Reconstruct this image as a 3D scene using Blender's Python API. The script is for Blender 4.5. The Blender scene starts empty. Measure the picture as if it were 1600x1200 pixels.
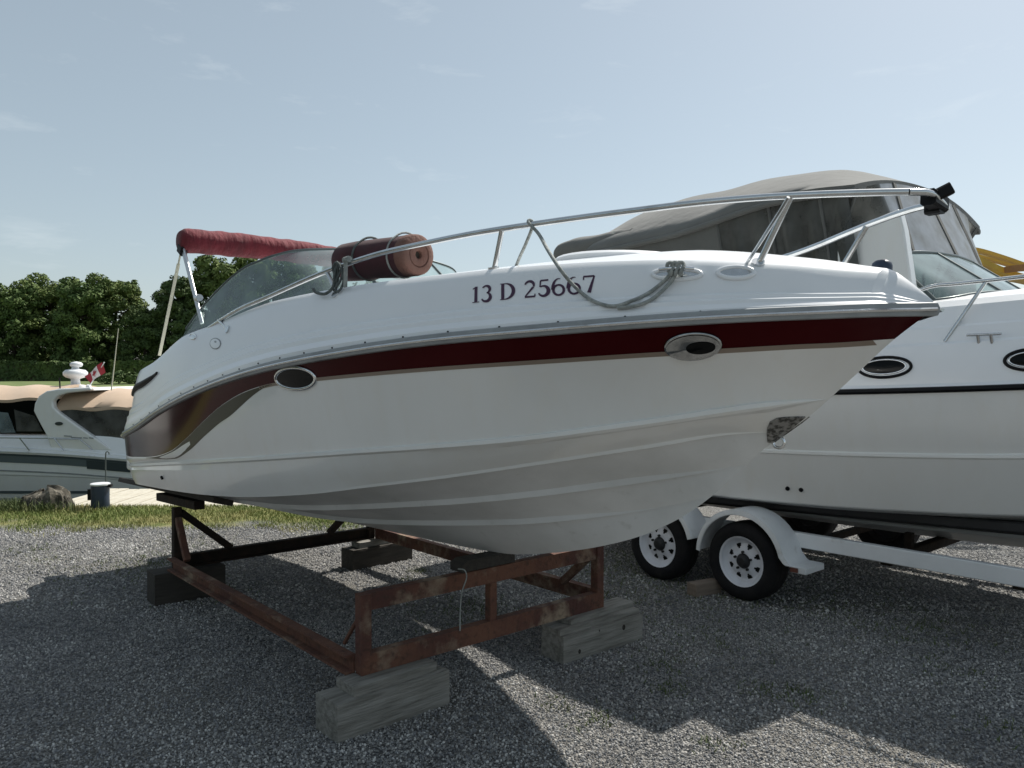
import bpy, bmesh, math, random
import numpy as np
from mathutils import Vector, Matrix
from mathutils.bvhtree import BVHTree

random.seed(7)
rng = np.random.default_rng(7)
S = bpy.context.scene
C = S.collection
R = math.radians

# ------------------------------------------------------------------ camera
CAM_H, F_PX, HORIZON = 1.70, 1215.0, 588.0
PITCH = math.atan((600.0 - HORIZON) / F_PX)
cd = bpy.data.cameras.new('camera')
cam = bpy.data.objects.new('camera', cd); C.objects.link(cam)
cam.location = (0, 0, CAM_H)
cam.rotation_euler = (R(90) - PITCH, 0, 0)
cd.sensor_width = 36.0
cd.lens = F_PX * 36.0 / 1600.0
cd.clip_start = 0.05; cd.clip_end = 3000
S.camera = cam

# ------------------------------------------------------------------ sky and sun
BOW_AZ = R(139.0)
FWD = Vector((math.sin(BOW_AZ), math.cos(BOW_AZ), 0))
PORT = Vector((-FWD.y, FWD.x, 0))
to_sun = (PORT * 0.78 + FWD * -0.06 + Vector((0, 0, 1))).normalized()
SUN_EL = math.asin(to_sun.z)
SUN_AZ = math.atan2(to_sun.x, to_sun.y)

w = bpy.data.worlds.new('World'); S.world = w; w.use_nodes = True
nt = w.node_tree; nt.nodes.clear()
wo = nt.nodes.new('ShaderNodeOutputWorld')
bg = nt.nodes.new('ShaderNodeBackground'); bg.inputs['Strength'].default_value = 0.097
sky = nt.nodes.new('ShaderNodeTexSky'); sky.sky_type = 'NISHITA'; sky.sun_disc = False
sky.sun_elevation = SUN_EL; sky.sun_rotation = SUN_AZ
sky.altitude = 0; sky.air_density = 1.0; sky.dust_density = 1.1; sky.ozone_density = 1.0
tc = nt.nodes.new('ShaderNodeTexCoord')
mp = nt.nodes.new('ShaderNodeMapping'); mp.inputs['Scale'].default_value = (2.2, 2.2, 9.0)
mp.inputs['Location'].default_value = (0.35, 0.1, 0.0)
n1 = nt.nodes.new('ShaderNodeTexNoise'); n1.inputs['Scale'].default_value = 3.2
n1.inputs['Detail'].default_value = 9; n1.inputs['Roughness'].default_value = 0.62
n1.inputs['Distortion'].default_value = 0.4
r1 = nt.nodes.new('ShaderNodeMapRange'); r1.inputs['From Min'].default_value = 0.60
r1.inputs['From Max'].default_value = 0.85; r1.inputs['To Max'].default_value = 0.24
hsv = nt.nodes.new('ShaderNodeHueSaturation'); hsv.inputs['Saturation'].default_value = 0.76; hsv.inputs['Hue'].default_value = 0.488
mx = nt.nodes.new('ShaderNodeMix'); mx.data_type = 'RGBA'
mx.inputs[7].default_value = (8.4, 8.9, 9.0, 1)
L = nt.links
L.new(tc.outputs['Generated'], mp.inputs['Vector']); L.new(mp.outputs['Vector'], n1.inputs['Vector'])
L.new(n1.outputs['Fac'], r1.inputs['Value']); L.new(sky.outputs['Color'], hsv.inputs['Color'])
hz = nt.nodes.new('ShaderNodeMix'); hz.data_type = 'RGBA'; hz.inputs[0].default_value = 0.27
hz.inputs[7].default_value = (4.9, 5.5, 5.35, 1)
L.new(hsv.outputs['Color'], hz.inputs[6]); L.new(hz.outputs[2], mx.inputs[6]); L.new(r1.outputs['Result'], mx.inputs[0])
L.new(mx.outputs[2], bg.inputs['Color']); L.new(bg.outputs['Background'], wo.inputs['Surface'])

sd = bpy.data.lights.new('sun', 'SUN'); sd.energy = 5.0; sd.angle = R(0.6); sd.color = (1.0, 0.955, 0.88)
sun = bpy.data.objects.new('sun', sd); C.objects.link(sun)
sun.location = to_sun * 50
sun.rotation_euler = (-to_sun).to_track_quat('-Z', 'Y').to_euler()
S.view_settings.view_transform = 'Standard'; S.view_settings.look = 'None'
S.view_settings.gamma = 1.0; S.view_settings.use_curve_mapping = False
S.view_settings.exposure = 0.28

# ------------------------------------------------------------------ pixel helpers
def ray(u, v):
    cp, sp = math.cos(PITCH), math.sin(PITCH)
    a, b = (u - 800) / F_PX, (600 - v) / F_PX
    return Vector((a, cp + b * sp, -sp + b * cp))
CAMP = Vector((0, 0, CAM_H))
def at_z(u, v, z=0.0):
    d = ray(u, v); return CAMP + d * ((z - CAM_H) / d.z)
def at_y(u, v, y):
    d = ray(u, v); return CAMP + d * (y / d.y)

class Frame:
    """a thing's own axes: x forward, y to port, z up"""
    def __init__(s, o, az):
        s.o = Vector((o[0], o[1], 0)); s.az = az
        s.f = Vector((math.sin(az), math.cos(az), 0)); s.p = Vector((-s.f.y, s.f.x, 0))
        s.rz = math.atan2(s.f.y, s.f.x)
    def loc(s, w):
        d = Vector(w) - s.o; return Vector((d.dot(s.f), d.dot(s.p), d.z))
    def dirl(s, d): return Vector((d.dot(s.f), d.dot(s.p), d.z))
    def world(s, l): return s.o + s.f * l[0] + s.p * l[1] + Vector((0, 0, l[2]))
    def on_b(s, u, v, b):
        """local point on the pixel's ray where the distance to starboard equals b (number or function of x)"""
        o = s.loc(CAMP); d = s.dirl(ray(u, v))
        bb = b if not callable(b) else 1.0
        for _ in range(60):
            t = (-bb - o.y) / d.y
            p = o + d * t
            if not callable(b): break
            bb = 0.6 * bb + 0.4 * float(b(p.x))
        return p

def pchip(xs, ys):
    o = np.argsort(xs); x = np.array(xs, float)[o]; y = np.array(ys, float)[o]
    k = np.concatenate([[True], np.diff(x) > 1e-6]); x = x[k]; y = y[k]
    h = np.diff(x); d = np.diff(y) / h
    m = np.zeros_like(x)
    for i in range(1, len(x) - 1):
        if d[i-1] * d[i] > 0:
            w1 = 2 * h[i] + h[i-1]; w2 = h[i] + 2 * h[i-1]
            m[i] = (w1 + w2) / (w1 / d[i-1] + w2 / d[i])
    m[0] = d[0]; m[-1] = d[-1]
    def f(q):
        q = min(max(float(q), x[0]), x[-1])
        i = int(min(max(np.searchsorted(x, q) - 1, 0), len(x) - 2))
        t = (q - x[i]) / h[i]
        return float((2*t**3 - 3*t**2 + 1) * y[i] + (t**3 - 2*t**2 + t) * h[i] * m[i]
                     + (-2*t**3 + 3*t**2) * y[i+1] + (t**3 - t**2) * h[i] * m[i+1])
    return f
def tab(*pairs): return pchip([p[0] for p in pairs], [p[1] for p in pairs])

# ------------------------------------------------------------------ mesh helpers
class MB:
    def __init__(s): s.v = []; s.f = []
    def add(s, vs, fs):
        k = len(s.v); s.v += [tuple(p) for p in vs]; s.f += [tuple(i + k for i in q) for q in fs]; return s
    def box(s, c, size, m=None):
        x, y, z = [q / 2 for q in size]
        vs = [Vector((a*x, b*y, d*z)) for d in (-1, 1) for b in (-1, 1) for a in (-1, 1)]
        if m is not None: vs = [m @ p for p in vs]
        c = Vector(c)
        return s.add([p + c for p in vs], [(0,2,3,1),(4,5,7,6),(0,1,5,4),(1,3,7,5),(3,2,6,7),(2,0,4,6)])
    def bar(s, a, b, w, h, up=(0, 0, 1), bev=0.0):
        """a rectangular bar from a to b, w wide, h along up, with chamfered long edges"""
        a, b = Vector(a), Vector(b); d = (b - a).normalized(); up = Vector(up)
        side = d.cross(up).normalized(); u2 = side.cross(d).normalized()
        e = bev
        pr = [(w/2-e, -h/2), (w/2, -h/2+e), (w/2, h/2-e), (w/2-e, h/2), (-w/2+e, h/2), (-w/2, h/2-e), (-w/2, -h/2+e), (-w/2+e, -h/2)] if e else \
             [(w/2, -h/2), (w/2, h/2), (-w/2, h/2), (-w/2, -h/2)]
        n = len(pr)
        vs = [p + side * x + u2 * z for p in (a, b) for x, z in pr]
        fs = [(i, (i+1) % n, n + (i+1) % n, n + i) for i in range(n)] + [tuple(range(n-1, -1, -1)), tuple(range(n, 2*n))]
        return s.add(vs, fs)
    def chan(s, a, b, w, h, t, up=(0,0,1), flip=1):
        """a steel channel: web and two flanges as one profile"""
        a, b = Vector(a), Vector(b); d = (b - a).normalized(); up = Vector(up)
        side = d.cross(up).normalized() * flip; u2 = up.normalized()
        pr = [(0,0),(w,0),(w,t),(t,t),(t,h-t),(w,h-t),(w,h),(0,h)]
        vs = [p + side * x + u2 * z for p in (a, b) for x, z in pr]
        n = len(pr)
        fs = [(i, (i+1) % n, n + (i+1) % n, n + i) for i in range(n)]
        for k in (0, n): fs += [(k, k+1, k+2, k+3), (k, k+3, k+4, k+7), (k+4, k+5, k+6, k+7)]
        return s.add(vs, fs)
    def tube(s, path, r, n=8, closed=False, caps=True):
        P = [Vector(p) for p in path]; m = len(P)
        rr = r if hasattr(r, '__len__') else [r] * m
        def tan(i):
            if closed: return (P[(i+1) % m] - P[(i-1) % m]).normalized()
            return (P[min(i+1, m-1)] - P[max(i-1, 0)]).normalized()
        t0 = tan(0); ref = Vector((0, 0, 1)) if abs(t0.z) < 0.9 else Vector((1, 0, 0))
        nx = t0.cross(ref).normalized(); vs = []
        for i in range(m):
            t = tan(i); nx = (nx - t * nx.dot(t)).normalized(); ny = t.cross(nx)
            for k in range(n):
                a = 2 * math.pi * k / n
                vs.append(P[i] + (nx * math.cos(a) + ny * math.sin(a)) * rr[i])
        fs = []
        for i in range(m if closed else m - 1):
            j = (i + 1) % m
            for k in range(n):
                fs.append((i*n + k, i*n + (k+1) % n, j*n + (k+1) % n, j*n + k))
        if caps and not closed:
            fs.append(tuple(range(n-1, -1, -1))); fs.append(tuple(range((m-1)*n, m*n)))
        return s.add(vs, fs)
    def grid(s, rows, flip=False, close=False):
        nr, nc = len(rows), len(rows[0]); vs = [p for r in rows for p in r]; fs = []
        for i in range(nr - 1):
            for j in range(nc if close else nc - 1):
                k = (j + 1) % nc
                q = (i*nc + j, i*nc + k, (i+1)*nc + k, (i+1)*nc + j)
                fs.append(q[::-1] if flip else q)
        return s.add(vs, fs)
    def lathe(s, prof, n=32, m=None, close=False):
        """profile of (radius, along) about the local y axis"""
        rows = []
        for r, a in prof:
            row = [Vector((r * math.cos(2*math.pi*k/n), a, r * math.sin(2*math.pi*k/n))) for k in range(n)]
            rows.append([m @ p for p in row] if m is not None else row)
        return s.grid(rows, close=True)
    def prism(s, pts, off):
        """a flat outline (list of 3-D points) thickened by the vector off"""
        n = len(pts); off = Vector(off); P = [Vector(p) for p in pts]
        s.add(P + [p + off for p in P], [(i, (i+1) % n, n + (i+1) % n, n + i) for i in range(n)]
              + [tuple(range(n-1, -1, -1)), tuple(range(n, 2*n))]); return s

def finish(me, smooth):
    bm = bmesh.new(); bm.from_mesh(me)
    bmesh.ops.remove_doubles(bm, verts=bm.verts, dist=1e-5)
    bmesh.ops.dissolve_degenerate(bm, edges=bm.edges, dist=1e-6)
    bmesh.ops.recalc_face_normals(bm, faces=bm.faces)
    bm.to_mesh(me); bm.free()
    if smooth:
        me.shade_smooth(); me.set_sharp_from_angle(angle=R(smooth))

def obj(name, mb, m, parent=None, smooth=35, fix=True):
    me = bpy.data.meshes.new(name)
    me.from_pydata([tuple(p) for p in mb.v], [], mb.f)
    if fix: finish(me, smooth)
    elif smooth: me.shade_smooth()
    me.materials.append(m)
    o = bpy.data.objects.new(name, me); C.objects.link(o)
    if parent is not None: o.parent = parent
    return o
def tag(o, label=None, cat=None, group=None, kind=None):
    if label: o['label'] = label
    if cat: o['category'] = cat
    if group: o['group'] = group
    if kind: o['kind'] = kind
    return o
def empty(name, loc, rz, label, cat, group=None):
    o = bpy.data.objects.new(name, None); C.objects.link(o)
    o.empty_display_size = 0.2
    o.location = loc; o.rotation_euler = (0, 0, rz)
    return tag(o, label, cat, group)
def bevel(o, w=0.01, seg=2):
    m = o.modifiers.new('bevel', 'BEVEL'); m.width = w; m.segments = seg; m.limit_method = 'ANGLE'; m.angle_limit = R(40)
    return o
def copy_tree(o, parent=None):
    c = o.copy(); C.objects.link(c); c.parent = parent
    for ch in [k for k in o.children]: copy_tree(ch, c)
    return c

def smooth_path(P, n=8):
    P = [Vector(p) for p in P]; out = []
    for i in range(len(P) - 1):
        p0, p1, p2, p3 = P[max(i-1, 0)], P[i], P[i+1], P[min(i+2, len(P)-1)]
        for k in range(n):
            t = k / n
            out.append(0.5 * ((2*p1) + (p2-p0)*t + (2*p0-5*p1+4*p2-p3)*t*t + (-p0+3*p1-3*p2+p3)*t**3))
    out.append(P[-1]); return out

# ------------------------------------------------------------------ materials
def tint(m, c):
    m.node_tree.nodes['Principled BSDF'].inputs['Specular Tint'].default_value = (*c, 1)
def mat(name, col, rough=0.5, metal=0.0, coat=0.0, var=None, bump=None, spec=0.5, coords='Object', stretch=None, sheen=0.0):
    """col base colour; var=(scale, colour2, lo, hi, detail) noise patches; bump=(scale, strength)"""
    m = bpy.data.materials.new(name); m.use_nodes = True
    t = m.node_tree; b = t.nodes['Principled BSDF']
    b.inputs['Base Color'].default_value = (*col, 1); b.inputs['Roughness'].default_value = rough
    b.inputs['Metallic'].default_value = metal; b.inputs['Coat Weight'].default_value = coat
    b.inputs['Coat Roughness'].default_value = 0.04; b.inputs['Specular IOR Level'].default_value = spec
    if sheen: b.inputs['Sheen Weight'].default_value = sheen
    tcn = t.nodes.new('ShaderNodeTexCoord'); src = tcn.outputs[coords]
    if stretch:
        mpn = t.nodes.new('ShaderNodeMapping'); mpn.inputs['Scale'].default_value = stretch
        t.links.new(src, mpn.inputs['Vector']); src = mpn.outputs['Vector']
    if var:
        layers = var if isinstance(var, list) else [var]
        prev = None
        for (sc, c2, lo, hi, det) in layers:
            n = t.nodes.new('ShaderNodeTexNoise'); n.inputs['Scale'].default_value = sc; n.inputs['Detail'].default_value = det
            n.inputs['Roughness'].default_value = 0.6
            r = t.nodes.new('ShaderNodeMapRange'); r.inputs['From Min'].default_value = lo; r.inputs['From Max'].default_value = hi
            x = t.nodes.new('ShaderNodeMix'); x.data_type = 'RGBA'
            t.links.new(src, n.inputs['Vector']); t.links.new(n.outputs['Fac'], r.inputs['Value'])
            t.links.new(r.outputs['Result'], x.inputs[0])
            if prev is None: x.inputs[6].default_value = (*col, 1)
            else: t.links.new(prev, x.inputs[6])
            x.inputs[7].default_value = (*c2, 1); prev = x.outputs[2]
        t.links.new(prev, b.inputs['Base Color'])
    if bump:
        n = t.nodes.new('ShaderNodeTexNoise'); n.inputs['Scale'].default_value = bump[0]; n.inputs['Detail'].default_value = 5
        bp = t.nodes.new('ShaderNodeBump'); bp.inputs['Strength'].default_value = bump[1]; bp.inputs['Distance'].default_value = 0.02
        t.links.new(src, n.inputs['Vector']); t.links.new(n.outputs['Fac'], bp.inputs['Height'])
        t.links.new(bp.outputs['Normal'], b.inputs['Normal'])
    return m

def glass_mat(name, tint, gloss=0.9, rough=0.02, ior=1.45, extra=None):
    m = bpy.data.materials.new(name); m.use_nodes = True; t = m.node_tree; t.nodes.clear()
    o = t.nodes.new('ShaderNodeOutputMaterial'); tr = t.nodes.new('ShaderNodeBsdfTransparent'); tr.inputs['Color'].default_value = (*tint, 1)
    g = t.nodes.new('ShaderNodeBsdfGlossy'); g.inputs['Roughness'].default_value = rough; g.inputs['Color'].default_value = (gloss,)*3 + (1,)
    fr = t.nodes.new('ShaderNodeFresnel'); fr.inputs['IOR'].default_value = ior
    x = t.nodes.new('ShaderNodeMixShader')
    t.links.new(fr.outputs['Fac'], x.inputs['Fac']); t.links.new(tr.outputs[0], x.inputs[1]); t.links.new(g.outputs[0], x.inputs[2])
    out = x.outputs[0]
    if extra:   # diffuse film; on tinted glass its blue-grey paints in sky reflection
        df = t.nodes.new('ShaderNodeBsdfDiffuse'); df.inputs['Color'].default_value = (*extra[0], 1)
        tcn = t.nodes.new('ShaderNodeTexCoord'); n = t.nodes.new('ShaderNodeTexNoise'); n.inputs['Scale'].default_value = extra[2]; n.inputs['Detail'].default_value = 6
        r = t.nodes.new('ShaderNodeMapRange'); r.inputs['From Min'].default_value = 0.35; r.inputs['From Max'].default_value = 0.75
        r.inputs['To Min'].default_value = extra[1] * 0.4; r.inputs['To Max'].default_value = extra[1]
        x2 = t.nodes.new('ShaderNodeMixShader')
        t.links.new(tcn.outputs['Object'], n.inputs['Vector']); t.links.new(n.outputs['Fac'], r.inputs['Value']); t.links.new(r.outputs['Result'], x2.inputs['Fac'])
        t.links.new(out, x2.inputs[1]); t.links.new(df.outputs[0], x2.inputs[2]); out = x2.outputs[0]
    t.links.new(out, o.inputs['Surface'])
    return m

M = {}
M['gel'] = mat('white gelcoat', (0.80, 0.81, 0.80), 0.30, coat=0.6, stretch=(1.6, 1.6, 0.45), var=[(0.9, (0.74, 0.745, 0.73), 0.35, 0.75, 4), (7.0, (0.755, 0.75, 0.715), 0.5, 0.85, 7)], bump=(1.2, 0.02))
M['gelb'] = mat('bottom gelcoat', (0.70, 0.71, 0.71), 0.45, coat=0.1, var=[(1.6, (0.52, 0.53, 0.52), 0.4, 0.75, 6), (9, (0.46, 0.46, 0.43), 0.62, 0.85, 7)])
M['deck'] = mat('deck gelcoat', (0.83, 0.845, 0.86), 0.30, coat=0.3, var=(1.3, (0.77, 0.785, 0.80), 0.4, 0.8, 5))
M['deckdirt'] = M['deck']
M['red'] = mat('maroon gelcoat', (0.034, 0.0022, 0.0036), 0.10, spec=0.13, var=(1.4, (0.042, 0.003, 0.005), 0.4, 0.7, 4))
tint(M['red'], (1.0, 0.34, 0.30))
M['gold'] = mat('tan pinstripe', (0.24, 0.19, 0.15), 0.35)
M['olive'] = mat('dark olive swoosh', (0.045, 0.04, 0.025), 0.3, spec=0.25)
M['rail'] = mat('grey rub rail vinyl', (0.30, 0.32, 0.33), 0.45, var=(6, (0.22, 0.235, 0.24), 0.4, 0.7, 4))
M['steel'] = mat('stainless steel', (0.62, 0.64, 0.65), 0.22, metal=1.0, var=(9, (0.48, 0.49, 0.49), 0.45, 0.75, 4))
M['chrome'] = mat('chrome', (0.75, 0.76, 0.77), 0.12, metal=1.0)
M['chromed'] = mat('reflection darkened chrome', (0.42, 0.43, 0.43), 0.16, metal=1.0, var=(30, (0.26, 0.27, 0.27), 0.4, 0.7, 3))  # colour darkened to imitate dark reflections in the chrome
M['alu'] = mat('aluminium pole', (0.70, 0.71, 0.73), 0.34, metal=0.85)
M['cream'] = mat('cream strap', (0.66, 0.64, 0.50), 0.7)
M['black'] = mat('black rubber', (0.012, 0.013, 0.015), 0.6, var=(8, (0.025, 0.025, 0.026), 0.4, 0.8, 4))
M['blackp'] = mat('black plastic', (0.005, 0.005, 0.006), 0.5, spec=0.2)
M['darkglass'] = mat('dark porthole glass', (0.004, 0.005, 0.005), 0.10, spec=0.12)
M['navy'] = mat('dark registration vinyl', (0.050, 0.012, 0.045), 0.4)
M['glass'] = glass_mat('green tinted glass', (0.62, 0.74, 0.72), ior=1.5, extra=((0.36, 0.45, 0.47), 0.62, 3.0))  # film colour stands in for reflected sky
M['wframe'] = mat('dark window frame', (0.10, 0.12, 0.12), 0.35, metal=0.6)
M['canred'] = mat('red canvas', (0.155, 0.013, 0.022), 0.85, sheen=0.1, stretch=(1, 2.2, 1), bump=(14, 0.8), var=(5, (0.095, 0.009, 0.015), 0.4, 0.7, 5))
M['marfab'] = mat('maroon fleece', (0.050, 0.008, 0.014), 0.95, sheen=0.08, bump=(220, 0.12), var=(14, (0.034, 0.006, 0.010), 0.4, 0.7, 5))
M['tan'] = mat('tan foam end', (0.155, 0.085, 0.068), 0.9, bump=(50, 0.4), var=(12, (0.15, 0.07, 0.052), 0.4, 0.7, 5))
M['rope'] = mat('grey rope', (0.38, 0.40, 0.38), 0.85, bump=(160, 0.5), var=(40, (0.22, 0.24, 0.23), 0.4, 0.7, 3))
M['ropedk'] = mat('dark rope', (0.13, 0.15, 0.145), 0.9, bump=(160, 0.5), var=(40, (0.06, 0.07, 0.07), 0.4, 0.7, 3))
M['stemplate'] = mat('scuffed stainless stem plate', (0.30, 0.30, 0.29), 0.38, metal=0.7, var=(42, (0.07, 0.07, 0.066), 0.45, 0.58, 3), bump=(60, 0.4))
M['rust'] = mat('rusty painted steel', (0.150, 0.066, 0.040), 0.85, metal=0.0,
    var=[(2.6, (0.085, 0.034, 0.026), 0.42, 0.60, 5), (3.2, (0.29, 0.22, 0.155), 0.52, 0.66, 8), (24, (0.052, 0.028, 0.020), 0.50, 0.74, 7)], bump=(45, 0.45))
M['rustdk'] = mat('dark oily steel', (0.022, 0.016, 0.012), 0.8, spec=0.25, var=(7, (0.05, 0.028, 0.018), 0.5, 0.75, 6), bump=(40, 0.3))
M['wood'] = mat('weathered timber', (0.27, 0.26, 0.235), 0.9, var=[(3, (0.135, 0.127, 0.11), 0.38, 0.66, 8), (1.1, (0.33, 0.32, 0.295), 0.5, 0.8, 4)], bump=(6, 0.5), stretch=(1.3, 10, 14))
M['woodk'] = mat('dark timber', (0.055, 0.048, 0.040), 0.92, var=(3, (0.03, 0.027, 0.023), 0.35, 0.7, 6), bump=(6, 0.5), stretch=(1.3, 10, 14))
M['chock'] = mat('brown timber', (0.24, 0.19, 0.15), 0.9, var=(3, (0.16, 0.125, 0.10), 0.35, 0.7, 6), stretch=(1.3, 10, 14))
M['knot'] = mat('knot', (0.03, 0.024, 0.018), 0.9)
M['whitep'] = mat('white paint', (0.76, 0.78, 0.80), 0.38, coat=0.15, var=[(3, (0.66, 0.68, 0.69), 0.4, 0.75, 5), (6, (0.46, 0.45, 0.42), 0.60, 0.80, 8)])
M['rim'] = mat('white wheel paint', (0.70, 0.72, 0.78), 0.4, var=(8, (0.58, 0.59, 0.63), 0.45, 0.75, 5))
M['tyre'] = mat('tyre rubber', (0.009, 0.009, 0.011), 0.8, spec=0.25, var=(12, (0.017, 0.016, 0.016), 0.4, 0.75, 5), bump=(30, 0.2))
M['amber'] = mat('dull marker light', (0.14, 0.055, 0.04), 0.3)
M['grey'] = mat('grey canvas', (0.130, 0.133, 0.126), 0.9, sheen=0.2, bump=(10, 0.35), var=(2.2, (0.092, 0.095, 0.090), 0.35, 0.75, 5))
M['greydk'] = mat('dark grey canvas', (0.115, 0.118, 0.112), 0.9, bump=(9, 0.3), var=(2.2, (0.08, 0.082, 0.078), 0.35, 0.75, 5))
M['curtain'] = glass_mat('smoked clear curtain', (0.20, 0.21, 0.20), gloss=0.8, rough=0.12, ior=1.35, extra=((0.20, 0.205, 0.195), 0.55, 4))
M['mesh'] = glass_mat('clear vinyl front', (0.50, 0.51, 0.49), gloss=0.6, rough=0.3, ior=1.15, extra=((0.20, 0.20, 0.185), 0.8, 7))
M['tancan'] = mat('tan canvas', (0.50, 0.375, 0.27), 0.9, sheen=0.2, bump=(5, 0.3), var=(0.9, (0.40, 0.29, 0.205), 0.4, 0.75, 4))
M['teal'] = mat('dark teal hull band', (0.032, 0.045, 0.052), 0.3, coat=0.2)
M['teal2'] = mat('grey teal hull band', (0.10, 0.125, 0.135), 0.3, coat=0.2)
M['yellow'] = mat('yellow paint', (0.50, 0.33, 0.045), 0.45, var=(3, (0.38, 0.24, 0.03), 0.45, 0.7, 5))
M['brownb'] = mat('brown board', (0.33, 0.17, 0.06), 0.7, var=(4, (0.2, 0.09, 0.03), 0.4, 0.7, 5))
M['bluep'] = mat('dark blue plastic', (0.016, 0.030, 0.058), 0.5, var=(9, (0.03, 0.045, 0.07), 0.4, 0.75, 4))
M['dockw'] = mat('pale dock wood', (0.52, 0.49, 0.41), 0.9, var=(3, (0.40, 0.36, 0.28), 0.4, 0.75, 6), bump=(8, 0.3), stretch=(6, 1.2, 6))
M['bark'] = mat('bark', (0.085, 0.066, 0.048), 0.95, bump=(9, 0.6), var=(5, (0.05, 0.04, 0.03), 0.4, 0.7, 5))
M['flagr'] = mat('flag red', (0.36, 0.035, 0.050), 0.8)
M['flagw'] = mat('flag white', (0.74, 0.70, 0.70), 0.8)
M['stump'] = mat('weathered stump', (0.13, 0.115, 0.09), 0.95, var=[(7, (0.05, 0.045, 0.035), 0.42, 0.58, 6), (20, (0.36, 0.34, 0.29), 0.6, 0.75, 4)], bump=(14, 0.8))

#=====STRUCTURE=====
# ------------------------------------------------------------------ ground, river, far shore
def bank_y(x): return 10.2 + max(0.0, x + 2.0) * 0.62 if x < 30 else 30.0
def ss(a, b, x):
    t = min(max((x - a) / (b - a), 0), 1); return t * t * (3 - 2 * t)
def near_z(x, y):
    yb = bank_y(x)
    return -1.9 * ss(yb - 0.1, yb + 1.3, y)

def ground_mat():
    m = bpy.data.materials.new('gravel and thin grass'); m.use_nodes = True; t = m.node_tree; b = t.nodes['Principled BSDF']
    b.inputs['Roughness'].default_value = 0.95; b.inputs['Specular IOR Level'].default_value = 0.2
    N = t.nodes.new; K = t.links.new
    tcn = N('ShaderNodeTexCoord'); P = tcn.outputs['Object']
    vo = N('ShaderNodeTexVoronoi'); vo.inputs['Scale'].default_value = 75; vo.inputs['Randomness'].default_value = 1
    K(P, vo.inputs['Vector'])
    cr = N('ShaderNodeValToRGB'); e = cr.color_ramp.elements
    e[0].position = 0.0; e[0].color = (0.07, 0.072, 0.076, 1); e[1].position = 1.0; e[1].color = (0.42, 0.41, 0.395, 1)
    for p, c in ((0.3, (0.10, 0.10, 0.102, 1)), (0.6, (0.20, 0.197, 0.19, 1)), (0.85, (0.28, 0.275, 0.263, 1))):
        q = cr.color_ramp.elements.new(p); q.color = c
    sp = N('ShaderNodeSeparateColor'); K(vo.outputs['Color'], sp.inputs['Color']); K(sp.outputs['Red'], cr.inputs['Fac'])
    # large soft patches of finer dust
    n2 = N('ShaderNodeTexNoise'); n2.inputs['Scale'].default_value = 0.9; n2.inputs['Detail'].default_value = 6; K(P, n2.inputs['Vector'])
    r2 = N('ShaderNodeMapRange'); r2.inputs['From Min'].default_value = 0.4; r2.inputs['From Max'].default_value = 0.7; r2.inputs['To Min'].default_value = 0.0; r2.inputs['To Max'].default_value = 0.5
    K(n2.outputs['Fac'], r2.inputs['Value'])
    x1 = N('ShaderNodeMix'); x1.data_type = 'RGBA'; K(r2.outputs['Result'], x1.inputs[0]); K(cr.outputs['Color'], x1.inputs[6]); x1.inputs[7].default_value = (0.20, 0.185, 0.155, 1)
    # grass soil beyond the gravel, only along the bank on the river side
    sx = N('ShaderNodeSeparateXYZ'); K(P, sx.inputs[0])
    n3 = N('ShaderNodeTexNoise'); n3.inputs['Scale'].default_value = 1.6; n3.inputs['Detail'].default_value = 8; K(P, n3.inputs['Vector'])
    a1 = N('ShaderNodeMath'); a1.operation = 'MULTIPLY_ADD'; K(n3.outputs['Fac'], a1.inputs[0]); a1.inputs[1].default_value = 2.0; K(sx.outputs['Y'], a1.inputs[2])
    g1 = N('ShaderNodeMapRange'); g1.inputs['From Min'].default_value = 9.6; g1.inputs['From Max'].default_value = 10.2; K(a1.outputs[0], g1.inputs['Value'])
    g2 = N('ShaderNodeMapRange'); g2.inputs['From Min'].default_value = -0.6; g2.inputs['From Max'].default_value = -1.3; K(sx.outputs['X'], g2.inputs['Value'])
    mu = N('ShaderNodeMath'); mu.operation = 'MULTIPLY'; K(g1.outputs['Result'], mu.inputs[0]); K(g2.outputs['Result'], mu.inputs[1])
    n4 = N('ShaderNodeTexNoise'); n4.inputs['Scale'].default_value = 5; n4.inputs['Detail'].default_value = 8; K(P, n4.inputs['Vector'])
    gr = N('ShaderNodeValToRGB'); gr.color_ramp.elements[0].position = 0.35; gr.color_ramp.elements[0].color = (0.13, 0.155, 0.05, 1)
    gr.color_ramp.elements[1].position = 0.65; gr.color_ramp.elements[1].color = (0.28, 0.26, 0.11, 1); K(n4.outputs['Fac'], gr.inputs['Fac'])
    x2 = N('ShaderNodeMix'); x2.data_type = 'RGBA'; K(mu.outputs[0], x2.inputs[0]); K(x1.outputs[2], x2.inputs[6]); K(gr.outputs['Color'], x2.inputs[7])
    K(x2.outputs[2], b.inputs['Base Color'])
    bp = N('ShaderNodeBump'); bp.inputs['Strength'].default_value = 0.9; bp.inputs['Distance'].default_value = 0.02
    inv = N('ShaderNodeMath'); inv.operation = 'SUBTRACT'; inv.inputs[0].default_value = 1.0; K(vo.outputs['Distance'], inv.inputs[1])
    K(inv.outputs[0], bp.inputs['Height']); K(bp.outputs['Normal'], b.inputs['Normal'])
    return m
M['ground'] = ground_mat()
M['farlawn'] = mat('far lawn', (0.13, 0.17, 0.055), 0.95, var=[(0.12, (0.09, 0.13, 0.04), 0.4, 0.65, 6), (0.9, (0.17, 0.19, 0.07), 0.5, 0.75, 5)])

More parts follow.
